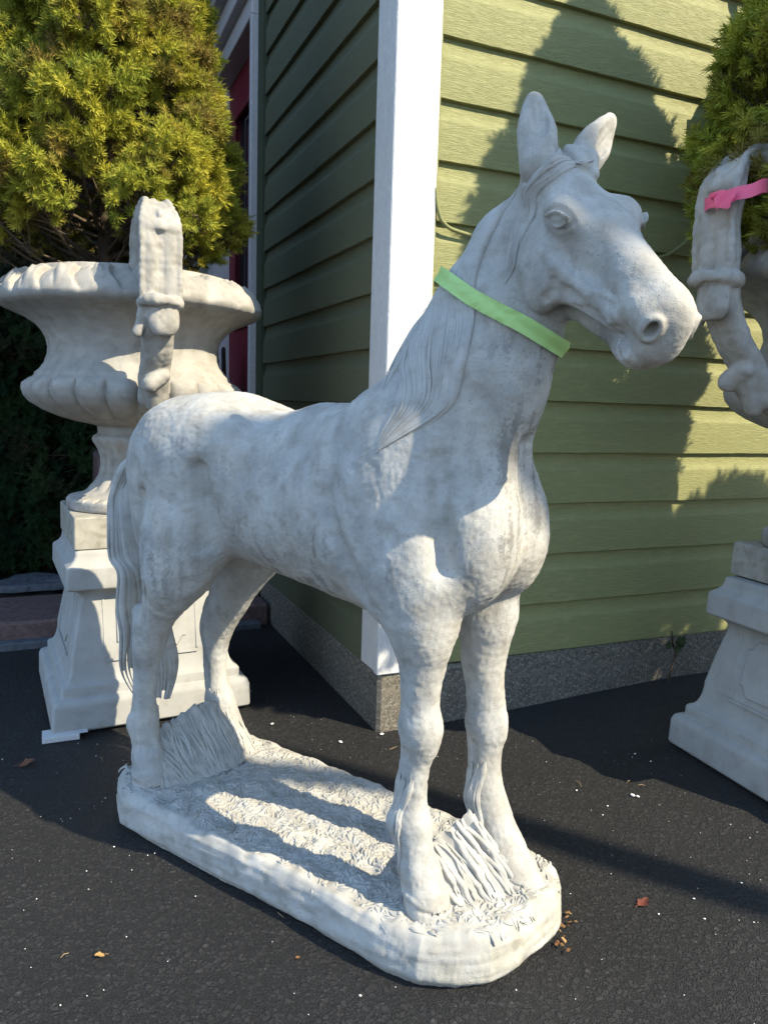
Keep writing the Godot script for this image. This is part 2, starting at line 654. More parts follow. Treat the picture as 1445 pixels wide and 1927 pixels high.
func board_mesh(length: float, seedv: int, mt: Material, h: float, deep: float) -> ArrayMesh:
	# drop siding: thick flat face below, a cove above that tucks under the next board; x runs along, z stands out
	var prof := [Vector2(0.0, 0.002), Vector2(0.0, deep - 0.002), Vector2(0.003, deep), Vector2(h * 0.40, deep * 0.93), Vector2(h * 0.64, deep * 0.86), Vector2(h * 0.69, deep * 0.74), Vector2(h * 0.75, deep * 0.50), Vector2(h * 0.83, deep * 0.33), Vector2(h * 0.92, deep * 0.24), Vector2(h + 0.012, deep * 0.18)]
	var n := FastNoiseLite.new()
	n.seed = seedv
	n.frequency = 2.2
	n.fractal_octaves = 4
	var cols := int(length / 0.03) + 2
	var g := Bag.new()
	var pts := PackedVector3Array()
	for r in prof.size():
		for q in cols:
			var x := length * q / (cols - 1.0)
			var w := 0.0022 * n.get_noise_2d(x, 0.0) + 0.0012 * n.get_noise_2d(x * 9.0, 5.0)
			pts.append(Vector3(x, prof[r].x + (w if r < 3 else w * 0.5), prof[r].y + (0.0014 * n.get_noise_2d(x * 1.5, 20.0 + r))))
	g.grid(prof.size(), cols, pts, false, true)
	return g.mesh(mt)


func house() -> void:
	var o := thing("house", "green clapboard house corner with white corner post, grey door frame and red door", "house")
	# hidden bulk of the house, so that it stands closed and casts its shade
	var b := Bag.new()
	b.box(Vector3(0.034, 0.19, -1.655), Vector3(7.0, 5.6, -0.034))
	b.box(Vector3(0.30, 0.19, -2.60), Vector3(7.0, 5.6, -1.655))
	b.box(Vector3(0.034, 0.19, -8.0), Vector3(7.0, 5.6, -2.60))
	b.box(Vector3(0.034, 2.93, -2.60), Vector3(0.30, 5.6, -1.655))
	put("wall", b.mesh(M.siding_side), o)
	b = Bag.new()
	b.box(Vector3(-0.35, 5.6, -8.3), Vector3(7.3, 5.75, 0.35), 0.02)
	put("roof", b.mesh(M.dark), o)
	# foundation
	b = Bag.new()
	b.box(Vector3(0.012, -0.1, -1.75), Vector3(0.4, 0.205, -0.012), 0.012)
	b.box(Vector3(0.4, -0.1, -0.4), Vector3(7.0, 0.212, -0.0125))
	put("foundation", b.mesh(M.foundation), o)
	# siding, one board at a time
	for k in 26:
		var len := 3.4 if k < 14 else 6.8
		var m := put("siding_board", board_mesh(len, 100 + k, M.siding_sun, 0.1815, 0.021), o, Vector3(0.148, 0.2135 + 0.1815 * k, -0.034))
		m.rotation_degrees.z = rng.randf_range(-0.05, 0.05)
	for k in 26:
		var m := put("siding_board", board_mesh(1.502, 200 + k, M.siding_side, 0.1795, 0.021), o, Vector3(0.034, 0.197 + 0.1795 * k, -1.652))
		m.rotation_degrees.y = -90.0
	# corner post of two white boards
	b = Bag.new()
	b.box(Vector3(0.0, 0.203, -0.034), Vector3(0.151, 5.58, 0.0), 0.003)
	put("corner_board", b.mesh(M.white_paint), o)
	b = Bag.new()
	b.box(Vector3(0.003, 0.206, -0.151), Vector3(0.034, 5.58, -0.0345), 0.003)
	put("corner_board", b.mesh(M.white_paint), o)
	b = Bag.new()
	b.box(Vector3(0.1515, 0.24, -0.03), Vector3(0.158, 5.5, -0.009))
	put("caulk_strip", b.mesh(M.siding_sun), o)
	# door frame
	b = Bag.new()
	b.box(Vector3(-0.002, 0.0, -1.653), Vector3(0.05, 3.9, -1.565), 0.003)
	put("green_trim", b.mesh(M.trim_green), o)
	b = Bag.new()
	b.box(Vector3(-0.034, 0.3, -1.690), Vector3(0.06, 2.92, -1.6535), 0.003)
	put("door_casing", b.mesh(M.grey_trim), o)
	b = Bag.new()
	b.box(Vector3(-0.030, 0.3, -2.78), Vector3(0.30, 2.92, -2.585), 0.003)
	put("door_casing", b.mesh(M.grey_trim), o)
	for p in [[2.92, 3.02, -0.032, 0.0], [3.0205, 3.07, -0.075, 0.02], [3.0705, 3.19, -0.045, 0.01], [3.1905, 3.25, -0.10, 0.05], [3.2505, 3.33, -0.16, 0.10], [3.3305, 3.40, -0.20, 0.14]]:
		b = Bag.new()
		b.box(Vector3(p[2], p[0], -2.82 - p[3]), Vector3(0.30, p[1], -1.6545 + p[3] * 0.3), 0.004)
		put("door_head", b.mesh(M.grey_trim), o)
	# door with a long pane
	b = Bag.new()
	b.box(Vector3(0.062, 0.80, -2.583), Vector3(0.12, 2.918, -2.42), 0.003)
	b.box(Vector3(0.062, 0.80, -1.86), Vector3(0.12, 2.918, -1.692), 0.003)
	b.box(Vector3(0.062, 2.70, -2.4195), Vector3(0.12, 2.918, -1.8605), 0.003)
	b.box(Vector3(0.062, 0.80, -2.4195), Vector3(0.12, 1.50, -1.8605), 0.003)
	for s in [[-2.4195, -2.39, 1.50, 2.70], [-1.889, -1.8605, 1.50, 2.70]]:
		b.box(Vector3(0.048, s[2], s[0]), Vector3(0.061, s[3], s[1]), 0.003)
	b.box(Vector3(0.048, 2.672, -2.389), Vector3(0.061, 2.70, -1.890), 0.003)
	b.box(Vector3(0.048, 1.50, -2.389), Vector3(0.061, 1.528, -1.890), 0.003)
	var door := put("door", b.mesh(M.door_red), o)
	b = Bag.new()
	b.box(Vector3(0.090, 1.499, -2.42), Vector3(0.096, 2.701, -1.859))
	put("pane", b.mesh(M.glass), door)
	b = Bag.new()
	b.box(Vector3(0.083, 1.60, -2.10), Vector3(0.0845, 1.72, -2.02))
	var sticker := put("sticker", b.mesh(M.red_print), door)
	sticker.set_meta("label", "small red and white sticker low on the door glass")
	b = Bag.new()
	b.box(Vector3(0.0815, 1.62, -2.09), Vector3(0.0825, 1.65, -2.03))
	b.box(Vector3(0.0815, 1.67, -2.075), Vector3(0.0825, 1.70, -2.045))
	put("print", b.mesh(M.white_print), door)
	b = Bag.new()
	b.box(Vector3(-0.03, 0.3, -2.585), Vector3(0.30, 0.79, -1.691))
	put("door_sill", b.mesh(M.grey_trim), o)
	# porch ceiling over the door
	b = Bag.new()
	b.box(Vector3(-1.1, 3.75, -3.9), Vector3(0.02, 3.95, -1.66), 0.01)
	put("porch_roof", b.mesh(M.dark), o)

	# doorstep
	b = Bag.new()
	b.box(Vector3(-2.3, -0.05, -1.84), Vector3(0.0, 0.105, -1.36), 0.012)
	structure(put("doorstep", b.mesh(M.granite)), "low reddish granite step behind the left pedestal", "step")
	b = Bag.new()
	b.box(Vector3(-2.4, -0.05, -1.359), Vector3(-0.05, 0.03, -1.30), 0.006)
	structure(put("step_edging", b.mesh(M.bluestone)), "thin pale stone strip along the foot of the granite step", "edging")

	# things fixed to the sunny wall
	var box := thing("meter_box", "green painted utility box on the sunny clapboard wall beside the right spruce", "utility box", Vector3(1.26, 1.80, -0.012))
	b = Bag.new()
	b.box(Vector3(0, 0, 0), Vector3(0.30, 0.48, 0.132), 0.008)
	put("cabinet", b.mesh(M.box_paint), box)
	b = Bag.new()
	b.box(Vector3(-0.004, 0.03, 0.035), Vector3(-0.0005, 0.45, 0.118), 0.0015)
	put("side_panel", b.mesh(M.box_paint), box)
	b = Bag.new()
	b.box(Vector3(-0.006, -0.006, 0.1325), Vector3(0.306, 0.486, 0.142), 0.003)
	put("cover", b.mesh(M.box_paint), box)
	b = Bag.new()
	b.tube(PackedVector3Array([Vector3(0.115, 0.48, 0.05), Vector3(0.115, 0.60, 0.045), Vector3(0.115, 2.6, 0.045)]), PackedFloat32Array([0.024, 0.019, 0.019]), 14)
	for y in [0.62, 1.4]:
		b.tube(PackedVector3Array([Vector3(0.115, y, 0.045), Vector3(0.115, y + 0.06, 0.045)]), PackedFloat32Array([0.025, 0.025]), 14)
	put("conduit", b.mesh(M.box_paint), box)
	b = Bag.new()
	var path := PackedVector3Array()
	for k in 40:
		path.append(spline([Vector3(0.150, 1.76, -0.004), Vector3(0.158, 1.70, 0.0), Vector3(0.185, 1.655, 0.0), Vector3(0.27, 1.635, -0.003), Vector3(0.6, 1.60, -0.004), Vector3(1.0, 1.63, -0.003), Vector3(1.16, 1.70, 0.0), Vector3(1.215, 1.78, 0.004), Vector3(1.19, 1.87, 0.006), Vector3(1.24, 1.95, 0.006), Vector3(1.275, 1.99, 0.006)], k / 39.0))
	var rr := PackedFloat32Array()
	rr.resize(40)
	rr.fill(0.0065)
	b.tube(path, rr, 8)
	tag(put("cable", b.mesh(M.box_paint)), "thin green painted cable running along the sunny clapboards behind the horse's neck", "cable")
	# bundle of dark sticks by the door
	var bun := thing("stick_bundle", "bundle of dark weathered sticks standing by the red door", "sticks", Vector3(-0.12, 0.79, -2.12))
	for k in 15:
		b = Bag.new()
		var x := rng.randf_range(-0.06, 0.06)
		var z := -0.17 + 0.34 * k / 14.0
		var hh := 0.66 - 0.30 * absf(k - 7.0) / 7.0 + rng.randf_range(-0.06, 0.03)
		b.tube(PackedVector3Array([Vector3(x, 0, z), Vector3(x + rng.randf_range(-0.01, 0.01), hh * 0.5, z), Vector3(x, hh - 0.01, z + rng.randf_range(-0.01, 0.01)), Vector3(x, hh, z)]), PackedFloat32Array([0.013, 0.013, 0.0125, 0.008]), 8)
		put("stick", b.mesh(M.old_wood), bun)
	var slab := Bag.new()
	slab.box(Vector3(-0.75, 0.0, -2.9), Vector3(0.0, 0.785, -1.85), 0.01)
	structure(put("door_landing", slab.mesh(M.granite)), "raised landing in front of the red door, hidden behind the left urn", "step")


# ---------------------------------------------------------------- the horse
# Everything in metres from the middle of its base: z runs to the nose, x to the horse's left, y up.
const HP := Vector3(0.0, 1.533, 0.544)                 # the poll, and the head's own axes: left, forehead-up, towards the nose
const HL := Vector3(0.875, 0.104, 0.473)
const HN := Vector3(-0.388, 0.736, 0.554)
const HA := Vector3(-0.291, -0.668, 0.685)


func hd(l: float, n: float, a: float) -> Vector3:
	return HP + (HL * l * 1.17 + HN * n + HA * a) * 1.0


func horse_field() -> Field:
	var F := Field.new()
	var X := Vector3.RIGHT
	# trunk
	F.cap(Vector3(0, 0.857, 0.20), Vector3(0, 0.884, -0.22), 0.213, 0.182, 0.05, X, 1.22)
	F.ell(Vector3(0, 0.925, -0.335), Vector3(0.182, 0.160, 0.205), 0.08)
	F.ell(Vector3(0, 0.875, 0.34), Vector3(0.150, 0.20, 0.175), 0.08)
	F.cap(Vector3(0, 1.0, 0.20), Vector3(0, 1.02, 0.02), 0.075, 0.05, 0.08)
	# neck
	F.cap(Vector3(0, 0.985, 0.315), Vector3(0, 1.14, 0.386), 0.172, 0.152, 0.07, X, 1.42)
	F.cap(Vector3(0, 1.14, 0.386), Vector3(0.004, 1.24, 0.428), 0.152, 0.134, 0.02, X, 1.62)
	F.cap(Vector3(0.004, 1.24, 0.428), Vector3(0.010, 1.375, 0.478), 0.134, 0.098, 0.02, X, 1.85)
	F.cap(Vector3(0.010, 1.375, 0.478), hd(0.01, -0.095, 0.045), 0.098, 0.066, 0.015, X, 2.1)
	for s in [-1.0, 1.0]:
		F.ell(Vector3(0.088 * s, 0.962, -0.315), Vector3(0.094, 0.112, 0.185), 0.06)
		# breast, shoulder, upper arm
		F.ell(Vector3(0.066 * s, 0.845, 0.452), Vector3(0.070, 0.125, 0.078), 0.035)
		F.ell(Vector3(0.112 * s, 0.90, 0.285), Vector3(0.052, 0.20, 0.105), 0.07, Basis(X, -0.35))
		F.ell(Vector3(0.125 * s, 0.775, 0.33), Vector3(0.062, 0.11, 0.085), 0.05)
		# haunch
		F.ell(Vector3(0.096 * s, 0.850, -0.400), Vector3(0.088, 0.190, 0.140), 0.06)
		F.ell(Vector3(0.115 * s, 0.770, -0.340), Vector3(0.066, 0.155, 0.120), 0.05, Basis(X, 0.25))
		F.ell(Vector3(0.130 * s, 0.975, -0.235), Vector3(0.026, 0.050, 0.050), 0.06)
	F.cap(Vector3(0, 1.0, -0.30), Vector3(0, 0.99, -0.47), 0.085, 0.06, 0.08)
	# near fore leg
	leg(F, [Vector3(-0.118, 0.76, 0.345), Vector3(-0.116, 0.665, 0.370), Vector3(-0.115, 0.55, 0.371), Vector3(-0.115, 0.495, 0.371), Vector3(-0.115, 0.468, 0.374), Vector3(-0.115, 0.43, 0.373), Vector3(-0.115, 0.395, 0.366), Vector3(-0.115, 0.31, 0.360), Vector3(-0.116, 0.262, 0.364), Vector3(-0.118, 0.20, 0.380), Vector3(-0.120, 0.17, 0.390)], [0.066, 0.060, 0.040, 0.038, 0.0415, 0.037, 0.030, 0.029, 0.037, 0.034, 0.040])
	hoof(F, Vector3(-0.120, 0.17, 0.392), Vector3(-0.128, 0.098, 0.418))
	# far fore leg
	leg(F, [Vector3(0.100, 0.76, 0.355), Vector3(0.082, 0.66, 0.398), Vector3(0.080, 0.577, 0.398), Vector3(0.080, 0.511, 0.403), Vector3(0.080, 0.443, 0.411), Vector3(0.080, 0.411, 0.413), Vector3(0.080, 0.388, 0.412), Vector3(0.080, 0.327, 0.414), Vector3(0.080, 0.264, 0.422), Vector3(0.078, 0.205, 0.446), Vector3(0.076, 0.165, 0.47)], [0.066, 0.060, 0.050, 0.041, 0.042, 0.043, 0.039, 0.034, 0.040, 0.042, 0.042])
	hoof(F, Vector3(0.076, 0.168, 0.468), Vector3(0.072, 0.098, 0.525))
	# near hind leg
	leg(F, [Vector3(-0.130, 0.76, -0.32), Vector3(-0.150, 0.66, -0.335), Vector3(-0.150, 0.57, -0.388), Vector3(-0.150, 0.52, -0.422), Vector3(-0.150, 0.475, -0.436), Vector3(-0.150, 0.425, -0.448), Vector3(-0.150, 0.36, -0.457), Vector3(-0.150, 0.30, -0.460), Vector3(-0.150, 0.245, -0.462), Vector3(-0.152, 0.20, -0.452), Vector3(-0.155, 0.165, -0.440)], [0.100, 0.073, 0.050, 0.047, 0.044, 0.034, 0.030, 0.031, 0.040, 0.035, 0.040])
	F.cap(Vector3(-0.150, 0.545, -0.468), Vector3(-0.150, 0.44, -0.470), 0.023, 0.018, 0.014)
	F.cap(Vector3(-0.180, 0.60, -0.425), Vector3(-0.178, 0.49, -0.452), 0.006, 0.006, 0.016, X, 1.0, true)
	hoof(F, Vector3(-0.156, 0.165, -0.440), Vector3(-0.164, 0.090, -0.410))
	# far hind leg
	leg(F, [Vector3(0.125, 0.76, -0.33), Vector3(0.120, 0.62, -0.395), Vector3(0.120, 0.543, -0.435), Vector3(0.120, 0.464, -0.480), Vector3(0.120, 0.429, -0.492), Vector3(0.120, 0.383, -0.498), Vector3(0.120, 0.301, -0.497), Vector3(0.120, 0.23, -0.475), Vector3(0.120, 0.165, -0.445)], [0.105, 0.070, 0.060, 0.050, 0.044, 0.036, 0.033, 0.040, 0.042])
	F.cap(Vector3(0.120, 0.51, -0.505), Vector3(0.120, 0.42, -0.522), 0.021, 0.019, 0.03)
	hoof(F, Vector3(0.120, 0.165, -0.445), Vector3(0.118, 0.090, -0.395))
	shank(F, -0.115, Vector2(0.462, 0.374), Vector2(0.275, 0.362))
	shank(F, 0.080, Vector2(0.418, 0.413), Vector2(0.272, 0.421))
	shank(F, -0.150, Vector2(0.430, -0.448), Vector2(0.258, -0.462), true)
	shank(F, 0.120, Vector2(0.385, -0.498), Vector2(0.238, -0.478), true)
	# muscle seams of forearm, gaskin and breast
	F.cap(Vector3(-0.205, 0.66, -0.350), Vector3(-0.192, 0.50, -0.415), 0.006, 0.004, 0.018, X, 1.0, true)
	F.cap(Vector3(-0.190, 0.86, -0.400), Vector3(-0.195, 0.70, -0.425), 0.008, 0.006, 0.03, X, 1.0, true)
	# stifle folds, girth and throat lines
	for s in [-1.0, 1.0]:
		F.cap(Vector3(0.168 * s, 0.93, -0.215), Vector3(0.160 * s, 0.76, -0.205), 0.012, 0.012, 0.045, X, 1.0, true)
		F.cap(Vector3(0.178 * s, 0.90, 0.160), Vector3(0.165 * s, 0.72, 0.255), 0.008, 0.008, 0.04, X, 1.0, true)
		F.cap(Vector3(0.135 * s, 0.985, 0.40), Vector3(0.150 * s, 0.80, 0.43), 0.003, 0.003, 0.05, X, 1.0, true)
	F.cap(Vector3(0, 1.02, 0.51), Vector3(0, 0.76, 0.56), 0.012, 0.016, 0.035, X, 1.0, true)
	head_field(F)
	face_details(F)
	# dock of the tail
	F.cap(Vector3(0, 1.00, -0.50), Vector3(0, 0.90, -0.585), 0.040, 0.045, 0.05)
	F.cap(Vector3(0, 0.90, -0.585), Vector3(0.0, 0.66, -0.575), 0.042, 0.050, 0.03, Vector3.BACK, 1.25)
	F.cap(Vector3(-0.01, 0.66, -0.595), Vector3(-0.02, 0.44, -0.605), 0.046, 0.036, 0.03, Vector3.BACK, 1.6)
	F.ready()
	return F


func leg(F: Field, p: Array, r: Array) -> void:
	var m := (p.size() - 1) * 3
	var rr := []
	for v in r: rr.append(Vector3(v, 0, 0))
	for i in m:
		F.cap(spline(p, float(i) / m), spline(p, (i + 1.0) / m), spline(rr, float(i) / m).x, spline(rr, (i + 1.0) / m).x, 0.055 if i == 0 else (0.025 if i < 4 else 0.004), Vector3.RIGHT, 1.08)


func hoof(F: Field, a: Vector3, b: Vector3) -> void:
	F.cap(a, a.lerp(b, 0.55), 0.039, 0.044, 0.012)
	var up := (a - b).normalized()
	var t := b + up * 0.030
	F.cap(t, b + Vector3(0, -0.05, 0.008), 0.045, 0.059, 0.004)
	for i in 18:      # coronet
		var q := TAU * i / 18.0
		var w := TAU * (i + 1) / 18.0
		var o := t + up * 0.012
		F.cap(o + Vector3(cos(q) * 0.043, -0.010 * sin(q), sin(q) * 0.043), o + Vector3(cos(w) * 0.043, -0.010 * sin(w), sin(w) * 0.043), 0.0050, 0.0050, 0.004)
		var o2 := t + up * 0.001
		F.cap(o2 + Vector3(cos(q) * 0.0475, -0.010 * sin(q), sin(q) * 0.0475), o2 + Vector3(cos(w) * 0.0475, -0.010 * sin(w), sin(w) * 0.0475), 0.0026, 0.0026, 0.003, Vector3.RIGHT, 1.0, true)


func shank(F: Field, x: float, knee: Vector2, foot: Vector2, hind := false) -> void:
	# bones and tendons below the knee: a plate in front, a cord behind, a hollow on each side
	var d := Vector3(0, foot.x - knee.x, foot.y - knee.y)
	var top := Vector3(x, knee.x, knee.y)
	if not hind:
		F.ell(top + Vector3(0, 0.006, 0.012), Vector3(0.029, 0.042, 0.029), 0.016)
		F.ell(top + Vector3(0, 0.002, -0.034), Vector3(0.016, 0.022, 0.016), 0.014)
		F.ell(top + Vector3(0.028, 0.0, 0.0), Vector3(0.011, 0.022, 0.020), 0.014)
		F.ell(top + Vector3(-0.028, 0.0, 0.0), Vector3(0.011, 0.022, 0.020), 0.014)
		F.cap(top + Vector3(0, 0.055, 0.045), top + Vector3(0, 0.030, 0.052), 0.004, 0.004, 0.015, Vector3.RIGHT, 1.0, true)
	F.cap(top + d * 0.22 + Vector3(0, 0, -0.024), top + d * 0.95 + Vector3(0, 0, -0.026), 0.0135, 0.014, 0.010)
	for s in [-1.0, 1.0]:
		F.cap(top + d * 0.20 + Vector3(0.031 * s, 0, -0.010), top + d * 0.85 + Vector3(0.029 * s, 0, -0.012), 0.0055, 0.005, 0.010, Vector3.RIGHT, 1.0, true)
		F.ell(top + d * 1.05 + Vector3(0.018 * s, 0, -0.012), Vector3(0.020, 0.024, 0.024), 0.012)


func chain(F: Field, pts: Array, r: float, k: float, c := false) -> void:
	for i in pts.size() - 1:
		F.cap(pts[i], pts[i + 1], r, r, k, HL, 1.0, c)


func head_field(F: Field) -> void:
	var B := Basis(HL, HN, HA)
	F.cap(hd(0, -0.058, 0.02), hd(0, -0.056, 0.19), 0.058, 0.054, 0.03, HL, 0.900)                      # skull
	F.cap(hd(0, -0.056, 0.17), hd(0, -0.052, 0.375), 0.055, 0.041, 0.025, HL, 1.113)                    # nasal bone
	F.ell(hd(0, -0.074, 0.380), Vector3(0.0420, 0.051, 0.048), 0.025, B)                                # muzzle
	F.ell(hd(0, -0.100, 0.402), Vector3(0.0379, 0.032, 0.026), 0.018, B)                                # upper lip
	F.ell(hd(0, -0.130, 0.388), Vector3(0.0322, 0.014, 0.026), 0.008, B)                                # lower lip
	F.ell(hd(0, -0.140, 0.368), Vector3(0.0310, 0.020, 0.028), 0.012, B)                                # chin
	F.cap(hd(0, -0.160, 0.16), hd(0, -0.130, 0.365), 0.042, 0.024, 0.03, HL, 1.087)                     # lower jaw
	for s in [-1.0, 1.0]:
		F.ell(hd(0.046 * s, -0.140, 0.128), Vector3(0.0400, 0.086, 0.092), 0.010, B * Basis(Vector3.UP, 0.20 * s))
		F.cap(hd(0.038 * s, -0.120, 0.19), hd(0.034 * s, -0.098, 0.33), 0.034, 0.020, 0.022)          # side of the mouth                    # cheek
		F.ell(hd(0.050 * s, -0.032, 0.142), Vector3(0.0350, 0.030, 0.046), 0.020, B)                    # orbit
		F.ell(hd(0.058 * s, -0.012, 0.098), Vector3(0.0184, 0.012, 0.014), 0.016, B, true)              # hollow over the eye
		F.cap(hd(0.034 * s, -0.058, 0.29), hd(0.033 * s, -0.062, 0.38), 0.010, 0.020, 0.025)           # wing of the nose
		F.cap(hd(0.070 * s, -0.055, 0.215), hd(0.060 * s, -0.062, 0.31), 0.014, 0.016, 0.030, HL, 1.0, true)
		F.cap(hd(0.068 * s, -0.110, 0.245), hd(0.062 * s, -0.104, 0.32), 0.012, 0.012, 0.025, HL, 1.0, true)
	# tuft of forelock on the far side of the poll
	chain(F, [hd(0.024, 0.006, 0.010), hd(0.032, 0.008, 0.035), hd(0.030, -0.002, 0.062)], 0.0095, 0.006)
	chain(F, [hd(0.010, 0.006, 0.0), hd(0.013, 0.005, 0.045)], 0.009, 0.006)
	F.cap(hd(0.021, 0.020, 0.01), hd(0.023, 0.014, 0.07), 0.003, 0.003, 0.006, HL, 1.0, true)
	# ears
	ear(F, Vector3(-0.040, 1.525, 0.520), Vector3(-0.018, 1.632, 0.494), Vector3(-0.80, -0.05, 0.60), 0.0275)
	ear(F, Vector3(0.044, 1.525, 0.565), Vector3(0.100, 1.612, 0.592), Vector3(-0.35, -0.1, 0.93), 0.027)


func face_details(F: Field) -> void:
	# features set on the finished surface: eyes with lids, nostrils, mouth, crest and veins
	F.ready()
	for s in [-1.0, 1.0]:
		var on := func(n: float, a: float, off := 0.0) -> Vector3: return F.snap(hd(0.080 * s, n, a), off)
		# eye
		var e: Vector3 = on.call(-0.029, 0.163)
		var g := F.grad(e).normalized()
		var axis := (HA + HN * 0.62).normalized()
		var t1 := (axis - g * axis.dot(g)).normalized()
		var t2 := g.cross(t1).normalized()
		if t2.dot(HN - HA) < 0.0: t2 = -t2
		var B := Basis(t1, t2, g)
		var lie := func(x: float, y: float, off: float) -> Vector3: return F.snap(e + t1 * x + t2 * y, off)
		var up := []
		var dn := []
		var fold := []
		var bag := []
		for t in 17:
			var u := t / 16.0
			var q := sin(PI * u)
			var x := -0.031 + 0.062 * u
			var sag := -0.005 * u
			up.append(lie.call(x, 0.0130 * pow(q, 0.75) + sag, 0.0018))
			dn.append(lie.call(x * 0.97, -0.0105 * q + sag, 0.0016))
			fold.append(lie.call(x * 1.12, 0.0210 * pow(q, 0.75) + sag, 0.0008))
			bag.append(lie.call(x * 1.0, -0.0180 * q + sag, 0.0008))
		F.ell(e - g * 0.0098 - t2 * 0.001, Vector3(0.0215, 0.0100, 0.0130), 0.0020, B)
		chain(F, up, 0.0040, 0.004)
		chain(F, dn, 0.0022, 0.004)
		chain(F, fold, 0.0022, 0.007, true)
		chain(F, bag, 0.0022, 0.006, true)
		# crest of the cheek bone and the veins that cross it
		chain(F, [on.call(-0.086, 0.160, -0.002), on.call(-0.088, 0.200, -0.001), on.call(-0.086, 0.240, -0.001), on.call(-0.082, 0.280, -0.003)], 0.0050, 0.012)
		chain(F, [on.call(-0.104, 0.205, -0.001), on.call(-0.098, 0.240, 0.0), on.call(-0.088, 0.262, 0.0), on.call(-0.074, 0.270, 0.0), on.call(-0.068, 0.295, 0.0), on.call(-0.064, 0.320, -0.002)], 0.0026, 0.005)
		chain(F, [on.call(-0.074, 0.270, 0.0), on.call(-0.060, 0.258, 0.0), on.call(-0.048, 0.240, -0.002)], 0.0022, 0.005)
		chain(F, [on.call(-0.110, 0.215, 0.001), on.call(-0.130, 0.222, 0.001), on.call(-0.150, 0.215, 0.001)], 0.003, 0.012, true)
		# nostril: a comma-shaped hole with a raised outer rim
		var c: Vector3 = F.snap(hd(0.044 * s, -0.060, 0.416))
		var ng := F.grad(c).normalized()
		var n1 := (HN - ng * HN.dot(ng)).normalized()
		n1 = (n1 + HA * 0.25 - ng * (n1 + HA * 0.25).dot(ng)).normalized()
		var n2 := ng.cross(n1)
		var rim := []
		for t in 15:
			var a := TAU * t / 14.0
			rim.append(c + n1 * 0.0158 * cos(a) + n2 * 0.0108 * sin(a) - ng * 0.0012)
		chain(F, rim, 0.0032 if s < 0.0 else 0.0016, 0.010)
		F.ell(c + ng * 0.006, Vector3(0.0140, 0.0085, 0.0220), 0.005, Basis(n1, n2, ng), true)
		# mouth
		chain(F, [on.call(-0.124, 0.420), on.call(-0.122, 0.395), on.call(-0.120, 0.365), on.call(-0.116, 0.335), on.call(-0.112, 0.312)], 0.0040, 0.004, true)
		chain(F, [on.call(-0.112, 0.312), on.call(-0.120, 0.300), on.call(-0.132, 0.296)], 0.0030, 0.006, true)
		chain(F, [on.call(-0.140, 0.345, 0.001), on.call(-0.146, 0.322, 0.001), on.call(-0.156, 0.308, 0.001)], 0.0030, 0.007, true)
		chain(F, [on.call(-0.104, 0.385, 0.001), on.call(-0.100, 0.358, 0.001), on.call(-0.094, 0.335, 0.001)], 0.0028, 0.009, true)
		chain(F, [on.call(-0.131, 0.405, -0.002), on.call(-0.129, 0.380, -0.001), on.call(-0.127, 0.350, -0.002)], 0.0048, 0.006)


func ear(F: Field, a: Vector3, b: Vector3, face: Vector3, wide: float) -> void:
	var y := (b - a).normalized()
	var z := (face - y * face.dot(y)).normalized()
	var x := y.cross(z)
	var L := a.distance_to(b)
	var B := Basis(x, y, z)
	F.ell(a + y * L * 0.48, Vector3(wide, L * 0.50, 0.019), 0.012, B)
	F.cap(a + y * L * 0.55, a + y * L * 0.93, 0.024, 0.012, 0.012, z, 1.5)
	F.cap(a - y * 0.02, a + y * L * 0.30, 0.033, 0.028, 0.025)
	F.ell(a + y * L * 0.54 + z * 0.0225, Vector3(wide * 0.66, L * 0.45, 0.0135), 0.006, B, true)
	for q in [[-0.013, 0.12, 0.66], [-0.002, 0.08, 0.84], [0.011, 0.12, 0.70]]:
		F.cap(a + y * L * float(q[1]) + z * 0.011 + x * float(q[0]) * 0.5, a + y * L * float(q[2]) + z * 0.0095 + x * float(q[0]), 0.0046, 0.0030, 0.003)


